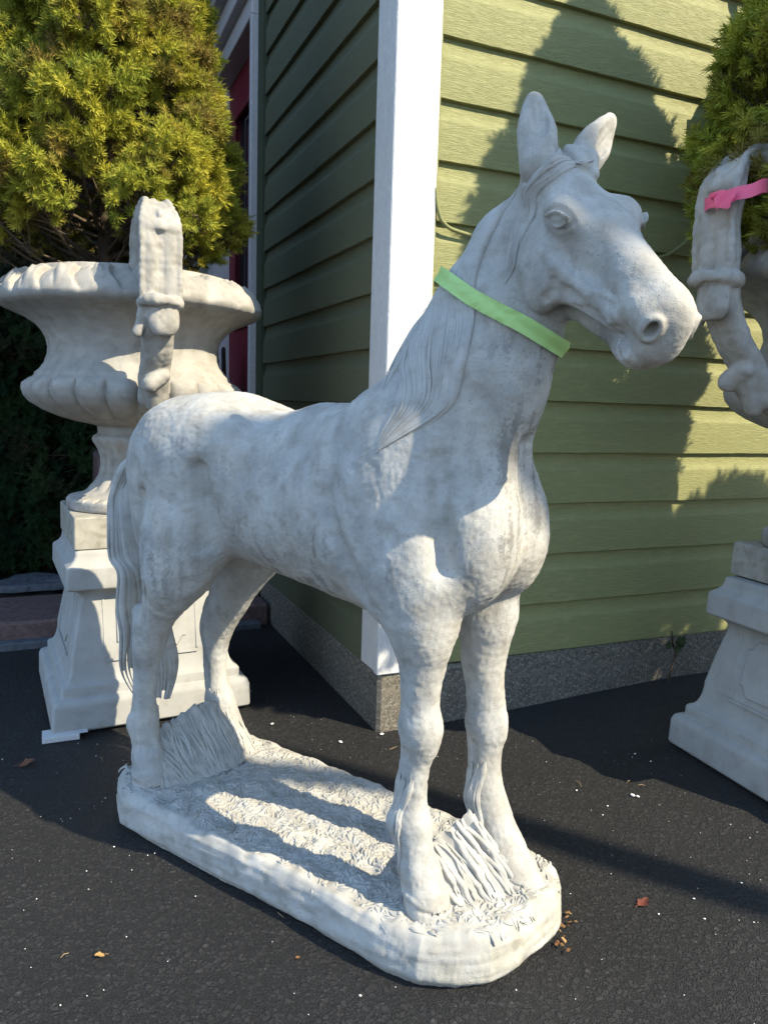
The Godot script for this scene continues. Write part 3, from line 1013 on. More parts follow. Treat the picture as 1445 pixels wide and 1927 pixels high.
func stains(v: PackedVector3Array, n: PackedVector3Array) -> PackedColorArray:
	# weathering that belongs to the cast itself: rain streaks, dark lichen specks, warm and cool clouds
	var streak := FastNoiseLite.new()
	streak.seed = 8
	streak.frequency = 30.0
	streak.fractal_octaves = 3
	var cl := FastNoiseLite.new()
	cl.seed = 9
	cl.frequency = 6.0
	cl.fractal_octaves = 4
	var sp := FastNoiseLite.new()
	sp.seed = 10
	sp.frequency = 150.0
	sp.fractal_octaves = 2
	var col := PackedColorArray()
	for i in v.size():
		var p := v[i]
		var c := cl.get_noise_3dv(p)
		var s := streak.get_noise_3d(p.x, p.y * 0.13, p.z)
		var d := sp.get_noise_3dv(p)
		var breast := smoothstep(0.20, 0.0, Vector3(p.x + 0.03, (p.y - 0.80) * 0.75, p.z - 0.53).length())
		var throat := smoothstep(0.10, 0.02, absf(p.x + 0.02)) * smoothstep(0.42, 0.50, p.z) * smoothstep(0.85, 0.95, p.y) * smoothstep(1.26, 1.18, p.y)
		var flank := smoothstep(0.10, 0.02, Vector2(p.y - 0.72, (p.z - 0.02) * 0.5).length()) + smoothstep(0.07, 0.01, Vector2(p.y - 0.79, p.z - 0.12).length())
		var stifle := smoothstep(0.12, 0.02, Vector2(p.y - 0.69, p.z + 0.31).length()) * smoothstep(0.0, -0.05, p.x)
		var m := clampf(breast * 1.1 + throat * 0.9 + flank * 0.85 + stifle * 0.6 + 0.30, 0.0, 1.0)
		var dark := m * smoothstep(-0.05, 0.38, c * 0.55 + s * 0.65 + d * 0.35)
		dark = maxf(dark, 0.55 * m * smoothstep(0.30, 0.55, d))
		var w := 0.98 + 0.10 * c - 0.42 * dark
		var warm := 0.035 * cl.get_noise_3d(p.x + 7.0, p.y, p.z) + 0.02 * smoothstep(0.3, 0.6, p.z)
		col.append(Color(w * (1.0 + warm), w, w * (1.0 - warm * 1.4)))
	return col


func horse() -> void:
	var o := thing("horse_statue", "life-like weathered concrete horse standing on a grassy oblong base, green tape round its neck", "statue", HORSE_AT, HORSE_TURN)
	var F := horse_field()
	var r := net(F, axis_steps([[-0.26, 0.0032], [0.26]]), axis_steps([[0.05, 0.0040], [1.14, 0.0027], [1.68]]), axis_steps([[-0.70, 0.0045], [0.30, 0.0028], [0.90]]), Vector3(-0.5, 0.9, 0.0), Vector3.RIGHT)
	var v: PackedVector3Array = r[0]
	var idx: PackedInt32Array = r[1]
	var n := normals_of(v, idx)
	var lump := FastNoiseLite.new()
	lump.seed = 4
	lump.frequency = 11.0
	lump.fractal_octaves = 4
	var grit := FastNoiseLite.new()
	grit.seed = 14
	grit.frequency = 70.0
	grit.fractal_octaves = 2
	for i in v.size():
		var p := v[i]
		var a := lerpf(0.0030, 0.0024, smoothstep(0.55, 0.75, p.y)) if p.y < 1.15 else 0.0012
		v[i] += n[i] * (lump.get_noise_3dv(p) * a + grit.get_noise_3dv(p) * (0.0011 if p.y < 1.15 else 0.0006))
	n = normals_of(v, idx)
	var body := put("body", mesh_of(v, n, idx, M.concrete, stains(v, n)), o)
	print("horse body ", v.size())

	# hair: locks of cast strands laid over the surface
	var S := [Vector3.ZERO]
	var main_front := [Vector3(0.010, 1.505, 0.470), Vector3(-0.030, 1.464, 0.449), Vector3(-0.050, 1.409, 0.427), Vector3(-0.060, 1.364, 0.414), Vector3(-0.070, 1.323, 0.416), Vector3(-0.080, 1.265, 0.424), Vector3(-0.090, 1.199, 0.424), Vector3(-0.095, 1.160, 0.418), Vector3(-0.105, 1.104, 0.409), Vector3(-0.115, 1.070, 0.390), Vector3(-0.130, 1.031, 0.343), Vector3(-0.140, 0.988, 0.281)]
	var main_back := [Vector3(0.0, 1.467, 0.415), Vector3(0.0, 1.435, 0.380), Vector3(0.0, 1.411, 0.359), Vector3(-0.010, 1.370, 0.326), Vector3(-0.020, 1.314, 0.299), Vector3(-0.030, 1.257, 0.298), Vector3(-0.050, 1.199, 0.302), Vector3(-0.060, 1.151, 0.305), Vector3(-0.075, 1.110, 0.313), Vector3(-0.100, 1.067, 0.304), Vector3(-0.125, 1.028, 0.287), Vector3(-0.140, 0.988, 0.281)]
	var small_front := [Vector3(0.0, 1.372, 0.319), Vector3(-0.010, 1.316, 0.292), Vector3(-0.020, 1.258, 0.292), Vector3(-0.040, 1.200, 0.295), Vector3(-0.050, 1.151, 0.298), Vector3(-0.060, 1.122, 0.286), Vector3(-0.090, 1.095, 0.270)]
	var small_back := [Vector3(0.0, 1.372, 0.319), Vector3(0.0, 1.324, 0.286), Vector3(0.0, 1.288, 0.278), Vector3(0.0, 1.247, 0.264), Vector3(-0.010, 1.200, 0.246), Vector3(-0.040, 1.154, 0.267), Vector3(-0.090, 1.095, 0.270)]
	var g := Bag.new()
	hair(g, F, main_back, main_front, 20, 48, 0.0120, 0.002, 0.012)
	hair(g, F, main_back, main_front, 44, 48, 0.0048, 0.0075, 0.020)
	hair(g, F, main_back, main_front, 22, 48, 0.0036, 0.0110, 0.030)
	hair(g, F, small_back, small_front, 8, 34, 0.0110, 0.002, 0.008)
	hair(g, F, small_back, small_front, 12, 34, 0.0052, 0.008, 0.012)
	put("mane", g.mesh(M.concrete), o)
	g = Bag.new()
	var fore_front := [Vector3(0.012, 1.512, 0.580), Vector3(-0.022, 1.478, 0.560), Vector3(-0.050, 1.449, 0.529), Vector3(-0.055, 1.425, 0.521), Vector3(-0.065, 1.394, 0.497), Vector3(-0.070, 1.359, 0.486), Vector3(-0.070, 1.310, 0.480)]
	var fore_back := [Vector3(-0.002, 1.522, 0.566), Vector3(-0.026, 1.497, 0.524), Vector3(-0.050, 1.452, 0.486), Vector3(-0.060, 1.407, 0.468), Vector3(-0.065, 1.361, 0.466), Vector3(-0.070, 1.310, 0.479)]
	hair(g, F, fore_back, fore_front, 9, 40, 0.0080, 0.001, 0.008)
	hair(g, F, fore_back, fore_front, 15, 40, 0.0042, 0.0055, 0.010)
	put("forelock", g.mesh(M.concrete), o)
	g = Bag.new()
	var tl := [Vector3(-0.030, 0.985, -0.545), Vector3(-0.050, 0.935, -0.630), Vector3(-0.070, 0.880, -0.668), Vector3(-0.085, 0.810, -0.686), Vector3(-0.095, 0.740, -0.668), Vector3(-0.100, 0.655, -0.650), Vector3(-0.090, 0.610, -0.620), Vector3(-0.090, 0.520, -0.630), Vector3(-0.090, 0.440, -0.625), Vector3(-0.090, 0.350, -0.640), Vector3(-0.080, 0.300, -0.640), Vector3(-0.060, 0.245, -0.620)]
	var tr := [Vector3(-0.010, 0.985, -0.545), Vector3(-0.015, 0.930, -0.600), Vector3(-0.025, 0.880, -0.625), Vector3(-0.035, 0.810, -0.625), Vector3(-0.030, 0.740, -0.615), Vector3(-0.015, 0.655, -0.605), Vector3(0.0, 0.588, -0.600), Vector3(0.015, 0.500, -0.598), Vector3(0.025, 0.421, -0.592), Vector3(0.040, 0.342, -0.580), Vector3(0.042, 0.280, -0.585), Vector3(0.030, 0.222, -0.595)]
	hair(g, null, tl, tr, 12, 60, 0.0190, 0.0, 0.014)
	hair(g, null, tl, tr, 34, 60, 0.0075, 0.013, 0.020)
	put("tail", g.mesh(M.concrete), o)
	# feathering behind the fetlocks
	for q in [[Vector3(-0.130, 0.37, 0.330), Vector3(-0.135, 0.28, 0.312), Vector3(-0.140, 0.20, 0.305), Vector3(-0.142, 0.125, 0.290)], [Vector3(0.050, 0.35, 0.385), Vector3(0.045, 0.27, 0.375), Vector3(0.04, 0.20, 0.385), Vector3(0.035, 0.13, 0.39)], [Vector3(-0.130, 0.30, -0.490), Vector3(-0.125, 0.24, -0.510), Vector3(-0.12, 0.18, -0.51), Vector3(-0.12, 0.11, -0.50)], [Vector3(0.085, 0.27, -0.49), Vector3(0.082, 0.22, -0.485), Vector3(0.075, 0.17, -0.455), Vector3(0.065, 0.11, -0.41)]]:
		var q2 := []
		for p in q: q2.append(p + Vector3(-0.004, 0.0, 0.052))
		g = Bag.new()
		hair(g, F, q, q2, 6, 22, 0.0085, 0.001, 0.010)
		hair(g, F, q, q2, 7, 22, 0.0045, 0.006, 0.014)
		put("feathering", g.mesh(M.concrete), o)
	statue_base(o)
	neck_tape(F)


func hair(g: Bag, F: Field, a: Array, b: Array, count: int, steps: int, rad: float, off: float, wob: float) -> void:
	for k in count:
		var u := (k + 0.5) / count + rng.randf_range(-0.3, 0.3) / count
		var ph := u * 3.5 + rng.randf_range(-0.5, 0.5)
		var amp := wob * rng.randf_range(0.5, 1.0)
		var t0 := rng.randf_range(0.0, 0.10)
		var t1 := rng.randf_range(0.80, 1.0)
		var mid := sin(PI * clampf(u, 0.0, 1.0))
		var path := PackedVector3Array()
		var ups := PackedVector3Array()
		var rr := PackedFloat32Array()
		for i in steps:
			var f := float(i) / (steps - 1)
			var t := lerpf(t0, t1, f)
			var p := spline(a, t).lerp(spline(b, t), u)
			var acr := (spline(b, t) - spline(a, t))
			acr = acr.normalized() if acr.length() > 0.004 else Vector3.ZERO
			p += acr * amp * sin(f * 7.0 + ph) * 0.5 * sin(PI * clampf(f * 1.1, 0.0, 1.0))
			var up := Vector3(-0.8, 0.1, 0.3)
			if F:
				p = F.snap(p, off * (0.45 + 0.55 * mid) * sin(PI * (0.08 + 0.84 * f)) - rad * 0.10 * (1.0 - mid))
				up = F.grad(p).normalized()
			else:
				up = Vector3(-0.55, 0.0, -0.6 if u < 0.4 else 0.5).normalized()
				p += up * off * sin(PI * (0.08 + 0.84 * f))
			path.append(p)
			ups.append(up)
			rr.append(rad * (0.30 + 0.70 * smoothstep(0.0, 0.12, f)) * (0.32 + 0.68 * smoothstep(1.0, 0.72, f)) * (0.85 + 0.25 * sin(f * 9.0 + ph * 2.0)))
		g.tube(path, rr, 7, ups, 0.75)


func base_edge(t: float) -> Vector3:
	var P := [Vector3(-0.222, 0, 0.378), Vector3(-0.209, 0, 0.451), Vector3(-0.172, 0, 0.509), Vector3(-0.123, 0, 0.555), Vector3(-0.06, 0, 0.578), Vector3(0.02, 0, 0.590), Vector3(0.10, 0, 0.594), Vector3(0.168, 0, 0.560), Vector3(0.212, 0, 0.45), Vector3(0.222, 0, 0.2), Vector3(0.226, 0, -0.2), Vector3(0.224, 0, -0.40), Vector3(0.19, 0, -0.52), Vector3(0.08, 0, -0.565), Vector3(-0.08, 0, -0.57), Vector3(-0.18, 0, -0.535), Vector3(-0.235, 0, -0.44), Vector3(-0.234, 0, -0.255), Vector3(-0.226, 0, -0.02), Vector3(-0.217, 0, 0.18)]
	var m := P.size()
	var s := fposmod(t, 1.0) * m
	var k := int(s) % m
	var a: Vector3 = P[k]
	var b: Vector3 = P[(k + 1) % m]
	return a.cubic_interpolate(b, P[(k + m - 1) % m], P[(k + 2) % m], s - floorf(s)).lerp(a.lerp(b, s - floorf(s)), 0.75)


func turf(g1: FastNoiseLite, g2: FastNoiseLite, x: float, z: float) -> float:   # uneven cast ground under the grass
	return 0.0016 * g1.get_noise_2d(x, z) + 0.0075 * g2.get_noise_2d(x * 0.55 + 3.0, z * 0.55)


func blade(g: Bag, path: PackedVector3Array, ups: PackedVector3Array, r: float) -> void:
	var rr := PackedFloat32Array()
	var m := path.size()
	for i in m:
		var f := float(i) / (m - 1)
		rr.append(r * (0.35 + 0.65 * smoothstep(0.0, 0.25, f)) * (0.15 + 0.85 * smoothstep(1.0, 0.45, f)))
	g.tube(path, rr, 5, ups, 0.95, false)


func base_height(g1: FastNoiseLite, g2: FastNoiseLite, x: float, z: float) -> float:
	return 0.100 + turf(g1, g2, x, z) * 1.1 + 0.010 * smoothstep(0.30, 0.50, absf(z))


func statue_base(o: Node3D) -> void:
	var g1 := FastNoiseLite.new()
	g1.seed = 41
	g1.frequency = 38.0
	g1.fractal_octaves = 2
	var g2 := FastNoiseLite.new()
	g2.seed = 42
	g2.frequency = 22.0
	g2.fractal_octaves = 2
	var A := 640
	var prof := []   # [inward share, height]
	for k in 15: prof.append([0.0, 0.084 * k / 14.0])
	for k in 6: prof.append([0.012 + 0.10 * (1.0 - cos(PI * 0.5 * (k + 1) / 6.0)), 0.084 + 0.019 * sin(PI * 0.5 * (k + 1) / 6.0)])
	for k in 56: prof.append([lerpf(0.125, 1.0, k / 55.0), 0.104])
	var pts := PackedVector3Array()
	for q in prof:
		for i in A:
			var e := base_edge(float(i) / A)
			var c := Vector3(0, 0, clampf(e.z, -0.40, 0.42))
			var s: float = q[0]
			var p := e.lerp(c, s)
			var y: float = q[1]
			var out := (e - c).normalized()
			if s == 0.0:
				# rough cast side: horizontal casting lines, flat facets, a little undercut at the foot
				var rip := g2.get_noise_2d(e.x * 0.30 + e.z * 0.33, y * 0.6) * 0.0035 + g1.get_noise_3d(e.x * 0.14, y * 1.9, e.z * 0.14) * 0.0030 + g1.get_noise_3d(e.x * 1.6, y * 2.6, e.z * 1.6) * 0.0014
				p += out * (rip + 0.005 * sin(PI * y / 0.09) - 0.012 * smoothstep(0.02, 0.0, y))
			else:
				var w := smoothstep(0.0, 0.12, s)
				y = lerpf(y, base_height(g1, g2, p.x, p.z), w)
				y += (1.0 - w) * turf(g1, g2, p.x, p.z)
			p.y = y
			pts.append(p)
	var g := Bag.new()
	g.grid(prof.size(), A, pts, true, true)
	var cl := FastNoiseLite.new()
	cl.seed = 43
	cl.frequency = 7.0
	for i in g.v.size():
		var p := g.v[i]
		var w := 1.0 + 0.10 * cl.get_noise_3dv(p)
		var warm := 0.05 * smoothstep(0.35, 0.6, p.z) * (0.5 + cl.get_noise_3d(p.x * 1.5, p.y, p.z * 1.5))
		g.c[i] = Color(w * (1.0 + warm), w * (1.0 + warm * 0.4), w * (1.0 - warm * 1.5))
	put("base", g.mesh(M.concrete), o)
	# short combed blades all over the top, hanging over the rim
	g = Bag.new()
	var flow := FastNoiseLite.new()
	flow.seed = 44
	flow.frequency = 7.0
	var made := 0
	while made < 5200:
		var x := rng.randf_range(-0.235, 0.235)
		var z := rng.randf_range(-0.57, 0.60)
		var best := 9.0
		var be := Vector3.ZERO
		for k in 40:
			var e := base_edge(k / 40.0)
			var dd := Vector2(e.x - x, e.z - z).length()
			if dd < best:
				best = dd
				be = e
		var c := Vector3(0, 0, clampf(be.z, -0.40, 0.42))
		var inside := (be - c).length() - (Vector3(x, 0, z) - c).dot((be - c).normalized())
		if inside < 0.012 or (inside < 0.035 and rng.randf() < 0.6): continue
		made += 1
		var away := (be - c).normalized()
		var edge := smoothstep(0.055, 0.012, inside)
		var ang := flow.get_noise_2d(x, z) * 5.0 + rng.randf_range(-0.7, 0.7)
		var dir := Vector3(cos(ang), 0, sin(ang)).lerp(away, edge * 0.35).normalized()
		var l := rng.randf_range(0.016, 0.038)
		var r := rng.randf_range(0.0022, 0.0046)
		var curl := rng.randf_range(-1.3, 1.3) * (1.0 - edge * 0.6)
		var path := PackedVector3Array()
		var ups := PackedVector3Array()
		var p := Vector3(x, 0, z)
		var lifted := rng.randf_range(0.0, 0.0018)
		for k in 6:
			var ins := (be - c).length() - (p - c).dot(away)
			var y := base_height(g1, g2, p.x, p.z)
			if ins < 0.026: y -= 0.018 * pow(clampf((0.026 - ins) / 0.026, 0.0, 1.0), 2.0)
			if ins < 0.001:
				y += (ins - 0.001) * 1.2
				p += away * (ins - 0.0005)
			path.append(Vector3(p.x, y + lifted * sin(PI * k / 5.0) - r * 0.28, p.z))
			ups.append((Vector3.UP + away * edge * 0.6).normalized())
			dir = dir.rotated(Vector3.UP, curl * 0.25)
			p += dir * l / 5.0
		blade(g, path, ups, r)
	var gr := put("cast_grass", g.mesh(M.concrete), o)
	gr.set_meta("kind", "stuff")
	tuft(o, "front_grass", [Vector3(-0.120, 0.170, 0.370), Vector3(-0.060, 0.205, 0.382), Vector3(-0.010, 0.228, 0.400), Vector3(0.030, 0.238, 0.418), Vector3(0.085, 0.20, 0.445)], [Vector3(-0.110, 0.100, 0.455), Vector3(-0.055, 0.103, 0.490), Vector3(-0.005, 0.105, 0.515), Vector3(0.045, 0.105, 0.535), Vector3(0.095, 0.105, 0.545)], 40, 0.0060, 51)
	tuft(o, "rear_grass", [Vector3(-0.175, 0.180, -0.455), Vector3(-0.110, 0.222, -0.452), Vector3(-0.040, 0.240, -0.450), Vector3(0.040, 0.252, -0.452), Vector3(0.135, 0.22, -0.455)], [Vector3(-0.165, 0.100, -0.365), Vector3(-0.100, 0.103, -0.340), Vector3(-0.030, 0.105, -0.325), Vector3(0.045, 0.105, -0.320), Vector3(0.135, 0.105, -0.345)], 62, 0.0040, 52)


func tuft(o: Node3D, called: String, crest: Array, foot: Array, count: int, r: float, sd: int) -> void:
	# a bank of cast grass between two legs: smooth body, long blades lying down its face
	var n := FastNoiseLite.new()
	n.seed = sd
	n.frequency = 14.0
	var at := func(u: float, v: float) -> Vector3:
		var a := spline(crest, u)
		var b := spline(foot, u)
		if v < 0.0: return a + Vector3(0, -0.16 * v * v * 4.0 + v * 0.05, v * 0.06)
		var p := a.lerp(b, v)
		p.y = lerpf(b.y, a.y, pow(maxf(0.0, 1.0 - v), 1.15))
		p += Vector3(0, 0.3, 1.0) * 0.008 * sin(PI * v)
		return p + Vector3(0, 0.030 * n.get_noise_2d(u * 0.5, 7.0) * (1.0 - v), 0.008 * n.get_noise_2d(u, v * 0.3))
	var pts := PackedVector3Array()
	var U := 60
	var V := 34
	for k in V:
		for q in U: pts.append(at.call(q / (U - 1.0), lerpf(-0.42, 1.02, k / (V - 1.0))))
	var g := Bag.new()
	g.grid(V, U, pts, false, false)
	for k in count:
		var u0 := (k + rng.randf_range(0.1, 0.9)) / count
		var drift := rng.randf_range(-0.13, 0.13)
		var t0 := rng.randf_range(-0.10, 0.30)
		var t1 := minf(1.08, t0 + rng.randf_range(0.55, 1.05))
		var bow := rng.randf_range(-0.05, 0.05)
		var path := PackedVector3Array()
		var ups := PackedVector3Array()
		for i in 12:
			var f := i / 11.0
			var v := lerpf(t0, t1, f)
			var u := clampf(u0 + drift * f + bow * sin(PI * f), 0.0, 1.0)
			path.append(at.call(u, v) + Vector3(0, 0.25, 0.8) * (r * 0.35))
			ups.append(Vector3(0, 0.5, 1.0).normalized())
		var rr := PackedFloat32Array()
		var big := r * rng.randf_range(0.65, 1.45)
		for i in 12:
			var f := i / 11.0
			rr.append(big * (0.45 + 0.55 * smoothstep(0.0, 0.3, f)) * (0.18 + 0.82 * smoothstep(1.0, 0.55, f)))
		g.tube(path, rr, 7, ups, 0.9)
	put(called, g.mesh(M.concrete), o)


func neck_tape(F: Field) -> void:
	# a flat plastic ribbon round the neck, following a tilted plane
	var t := thing("green_tape", "bright green plastic tape tied round the horse's neck under the jaw", "tape", HORSE_AT, HORSE_TURN)
	var ctr := Vector3(-0.005, 1.275, 0.43)
	var nrm := Vector3(0.10, 0.86, 0.47).normalized()
	var u := nrm.cross(Vector3.RIGHT).normalized()
	var w := nrm.cross(u)
	var pts := PackedVector3Array()
	var N := 160
	var ring := []
	for k in N:
		var a := TAU * k / N
		var dir := u * cos(a) + w * sin(a)
		var s := 0.30
		while s > 0.02 and F.f(ctr + dir * s) > 0.006: s -= 0.002
		ring.append(s + 0.014 * smoothstep(0.44, 0.37, (ctr + dir * s).z) * smoothstep(0.05, -0.01, (ctr + dir * s).x))
	# stretched tape bridges hollows
	for it in 60:
		for k in N:
			ring[k] = maxf(ring[k], (ring[(k + 1) % N] + ring[(k + N - 1) % N]) * 0.4997)
	var fold := FastNoiseLite.new()
	fold.frequency = 0.05
	for r in 7:
		for k in N:
			var a := TAU * k / N
			var dir := u * cos(a) + w * sin(a)
			var h := lerpf(-0.0150, 0.0150, r / 6.0)
			pts.append(ctr + dir * (float(ring[k]) + 0.0065 + 0.0012 * sin(r * 1.3 + k * 0.11) + 0.0022 * fold.get_noise_2d(k * 5.0, r * 9.0)) + nrm * 0.0012 * fold.get_noise_2d(k * 1.5, 90.0) + nrm * (h + 0.002 * sin(a * 3.0)))
	var g := Bag.new()
	g.grid(7, N, pts, true, true)
	put("band", g.mesh(M.green_tape), t)
	# loose end under the jaw
	g = Bag.new()
	pts = PackedVector3Array()
	for r in 3:
		for k in 10:
			pts.append(Vector3(0.062 + 0.010 * k / 9.0, 1.228 - 0.007 * r + 0.003 * sin(k * 0.9), 0.528 + 0.010 * k / 9.0 + 0.002 * sin(k + r)))
	g.grid(3, 10, pts)
	put("loose_end", g.mesh(M.green_tape), t)


# ---------------------------------------------------------------- pedestals and urns
func square_lathe(prof: Array, round_r: float) -> Bag:
	# a moulded pedestal: square in plan with eased corners; profile of (half width, height)
	var g := Bag.new()
	var pts := PackedVector3Array()
	var n := 11
	var cols := 4 * (n + 6)
	for p in prof:
		var h: float = p.x
		var rr := minf(round_r, h * 0.3)
		for s in 4:
			var a := s * PI * 0.5
			var u := Vector3(cos(a), 0, -sin(a))
			var w := Vector3(sin(a), 0, cos(a))
			# one side: facing u, running along -w .. w, then the corner
			for k in n:
				pts.append(u * h + (-w) * lerpf(h - rr, -(h - rr), k / (n - 1.0)) * -1.0 + Vector3(0, p.y, 0))
			for k in 6:
				var t := PI * 0.5 * (k + 1) / 7.0
				pts.append((u + -w) * (h - rr) + u * rr * cos(t) - w * rr * sin(t) + Vector3(0, p.y, 0))
	g.grid(prof.size(), cols, pts, true, false)
	return g


func pedestal(label: String, at: Vector3, turn: float) -> Node3D:
	var o := thing("pedestal", label, "pedestal", at, turn, "concrete pedestals under the urns")
	var P := [Vector2(0.30, 0.0), Vector2(0.322, 0.004), Vector2(0.326, 0.012), Vector2(0.324, 0.085), Vector2(0.318, 0.100), Vector2(0.308, 0.107), Vector2(0.297, 0.109), Vector2(0.295, 0.112), Vector2(0.2945, 0.138), Vector2(0.291, 0.142)]
	for k in 9:
		var t := k / 8.0
		P.append(Vector2(0.289 - 0.030 * sin(t * PI * 0.5), 0.145 + 0.085 * (1.0 - cos(t * PI * 0.5))))
	P.append_array([Vector2(0.240, 0.330), Vector2(0.222, 0.412), Vector2(0.221, 0.422), Vector2(0.226, 0.436), Vector2(0.240, 0.448), Vector2(0.262, 0.454), Vector2(0.269, 0.458), Vector2(0.270, 0.464), Vector2(0.268, 0.524), Vector2(0.264, 0.530), Vector2(0.250, 0.540), Vector2(0.241, 0.552), Vector2(0.237, 0.566), Vector2(0.236, 0.578), Vector2(0.228, 0.583), Vector2(0.0, 0.584)])
	put("shaft", square_lathe(P, 0.012).mesh(M.pedestal), o)
	# sunk frame lines and a raised field on each face of the die
	for s in 4:
		var g := Bag.new()
		var fr := Transform3D(Basis(Vector3.UP, s * PI * 0.5) * Basis(Vector3.RIGHT, -0.207), Vector3(0, 0.325, 0) + Basis(Vector3.UP, s * PI * 0.5) * Vector3(0, 0, 0.2415))
		var a := 0.115
		var b := 0.088
		var c := 0.030
		var oct := [Vector2(-a, -b + c), Vector2(-a + c * 0.4, -b + c), Vector2(-a + c, -b), Vector2(a - c, -b), Vector2(a - c * 0.4, -b + c), Vector2(a, -b + c), Vector2(a, b - c), Vector2(a - c * 0.4, b - c), Vector2(a - c, b), Vector2(-a + c, b), Vector2(-a + c * 0.4, b - c), Vector2(-a, b - c)]
		var pts := PackedVector3Array()
		for lv in [[1.0, -0.004], [0.985, 0.0030], [0.965, 0.0042], [0.5, 0.0042], [0.0, 0.0042]]:
			for q in oct:
				pts.append(fr * Vector3(q.x * lv[0], q.y * lv[0], lv[1]))
		g.grid(5, oct.size(), pts, true, false)
		for q in [[-0.165, 0.104, 0.165, 0.112], [-0.178, -0.112, 0.178, -0.104]]:
			g.boxt(fr, Vector3(q[0] * 0.85, q[1] - 0.006, -0.004), Vector3(q[2] * 0.85, q[3] - 0.006, 0.0012), 0.0006)
		for x in [-0.152, 0.152]:
			g.boxt(fr, Vector3(x - 0.004, -0.104, -0.004), Vector3(x + 0.004, 0.092, 0.0012), 0.0006)
		put("panel", g.mesh(M.pedestal), o)
	return o


func urn_profile() -> Array:
	return [Vector2(0.0, 0.0), Vector2(0.225, 0.0), Vector2(0.236, 0.004), Vector2(0.238, 0.034), Vector2(0.230, 0.043), Vector2(0.212, 0.046), Vector2(0.188, 0.052), Vector2(0.166, 0.066), Vector2(0.146, 0.088), Vector2(0.129, 0.115), Vector2(0.119, 0.150), Vector2(0.119, 0.180), Vector2(0.128, 0.208), Vector2(0.142, 0.230), Vector2(0.147, 0.242), Vector2(0.144, 0.254), Vector2(0.131, 0.262), Vector2(0.129, 0.268), Vector2(0.131, 0.288), Vector2(0.150, 0.294), Vector2(0.200, 0.304), Vector2(0.250, 0.320), Vector2(0.300, 0.342), Vector2(0.338, 0.366), Vector2(0.358, 0.390), Vector2(0.364, 0.412), Vector2(0.360, 0.430), Vector2(0.346, 0.446), Vector2(0.333, 0.452), Vector2(0.329, 0.458), Vector2(0.327, 0.466), Vector2(0.312, 0.480), Vector2(0.297, 0.500), Vector2(0.287, 0.525), Vector2(0.283, 0.552), Vector2(0.288, 0.580), Vector2(0.300, 0.604), Vector2(0.322, 0.628), Vector2(0.355, 0.650), Vector2(0.392, 0.666), Vector2(0.422, 0.678), Vector2(0.436, 0.688), Vector2(0.440, 0.698), Vector2(0.437, 0.710), Vector2(0.428, 0.724), Vector2(0.412, 0.742), Vector2(0.388, 0.762), Vector2(0.364, 0.776), Vector2(0.352, 0.780), Vector2(0.346, 0.783), Vector2(0.346, 0.792), Vector2(0.340, 0.796), Vector2(0.320, 0.794), Vector2(0.312, 0.784), Vector2(0.300, 0.720), Vector2(0.290, 0.700), Vector2(0.0, 0.700)]


func urn_body() -> Bag:
	var P := urn_profile()
	var g := Bag.new()
	var A := 640
	var pr := []
	for k in P.size() - 1:
		var d: float = (P[k] as Vector2).distance_to(P[k + 1])
		var m := maxi(1, int(ceil(d / 0.011)))
		if (P[k] as Vector2).x < 0.05 or (P[k + 1] as Vector2).x < 0.05: m = 1
		for j in m: pr.append((P[k] as Vector2).lerp(P[k + 1], float(j) / m))
	pr.append(P[P.size() - 1])
	var rough := FastNoiseLite.new()
	rough.seed = 61
	rough.frequency = 16.0
	rough.fractal_octaves = 4
	var pts := PackedVector3Array()
	for q in pr:
		var y: float = q.y
		for i in A:
			var a := TAU * i / A
			var r: float = q.x
			var lift := 0.0
			if r > 0.10 and y > 0.29 and y < 0.448:      # gadroons, slightly swept
				var sw := a * 11.0 + (0.44 - y) * 2.0
				var w := smoothstep(0.292, 0.33, y) * smoothstep(0.448, 0.430, y)
				r += (0.036 * pow(absf(sin(sw)), 0.5) - 0.027) * w
			elif y > 0.05 and y < 0.262 and r < 0.22:      # leaf flutes on the stem
				var w2 := smoothstep(0.05, 0.075, y) * smoothstep(0.255, 0.235, y)
				r += (0.010 * absf(sin(a * 9.0)) - 0.007) * w2
			elif y >= 0.034 and y <= 0.047 and r > 0.2:
				lift = -0.006 * smoothstep(0.3, 0.9, sin(a * 34.0)) * smoothstep(0.240, 0.228, r)
			elif y > 0.695 and r > 0.35 and r < 0.439:    # curling leaves on the slope of the rim
				var s: float = (0.44 - r) / 0.09
				var w3 := smoothstep(0.0, 0.12, s) * smoothstep(1.0, 0.85, s)
				var ph := a * 21.0 / TAU + 1.05 * s - 0.75 * s * s
				var f := fposmod(ph, 1.0)
				var leaf := sqrt(maxf(0.0, 1.0 - pow((f - 0.5) * 2.0, 2.0)))
				var vein := smoothstep(0.07, 0.0, absf(f - 0.42 - 0.10 * sin(s * 3.0)))
				var curl := smoothstep(0.16, 0.08, Vector2((f - 0.62) * 0.9, (s - 0.42) * 0.55).length())
				lift = (0.016 * leaf + 0.020 * smoothstep(0.0, 0.9, f) * smoothstep(1.0, 0.93, f) - 0.017 - 0.009 * vein + 0.010 * curl) * w3
				r += (0.010 * leaf - 0.007) * smoothstep(0.35, 0.0, s)
			var p := Vector3(cos(a) * r, y + lift, -sin(a) * r)
			if r > 0.1:
				var d2 := rough.get_noise_3dv(p) * 0.0030
				p += Vector3(cos(a), 0.3, -sin(a)) * d2
			pts.append(p)
	g.grid(pr.size(), A, pts, true, false)
	return g


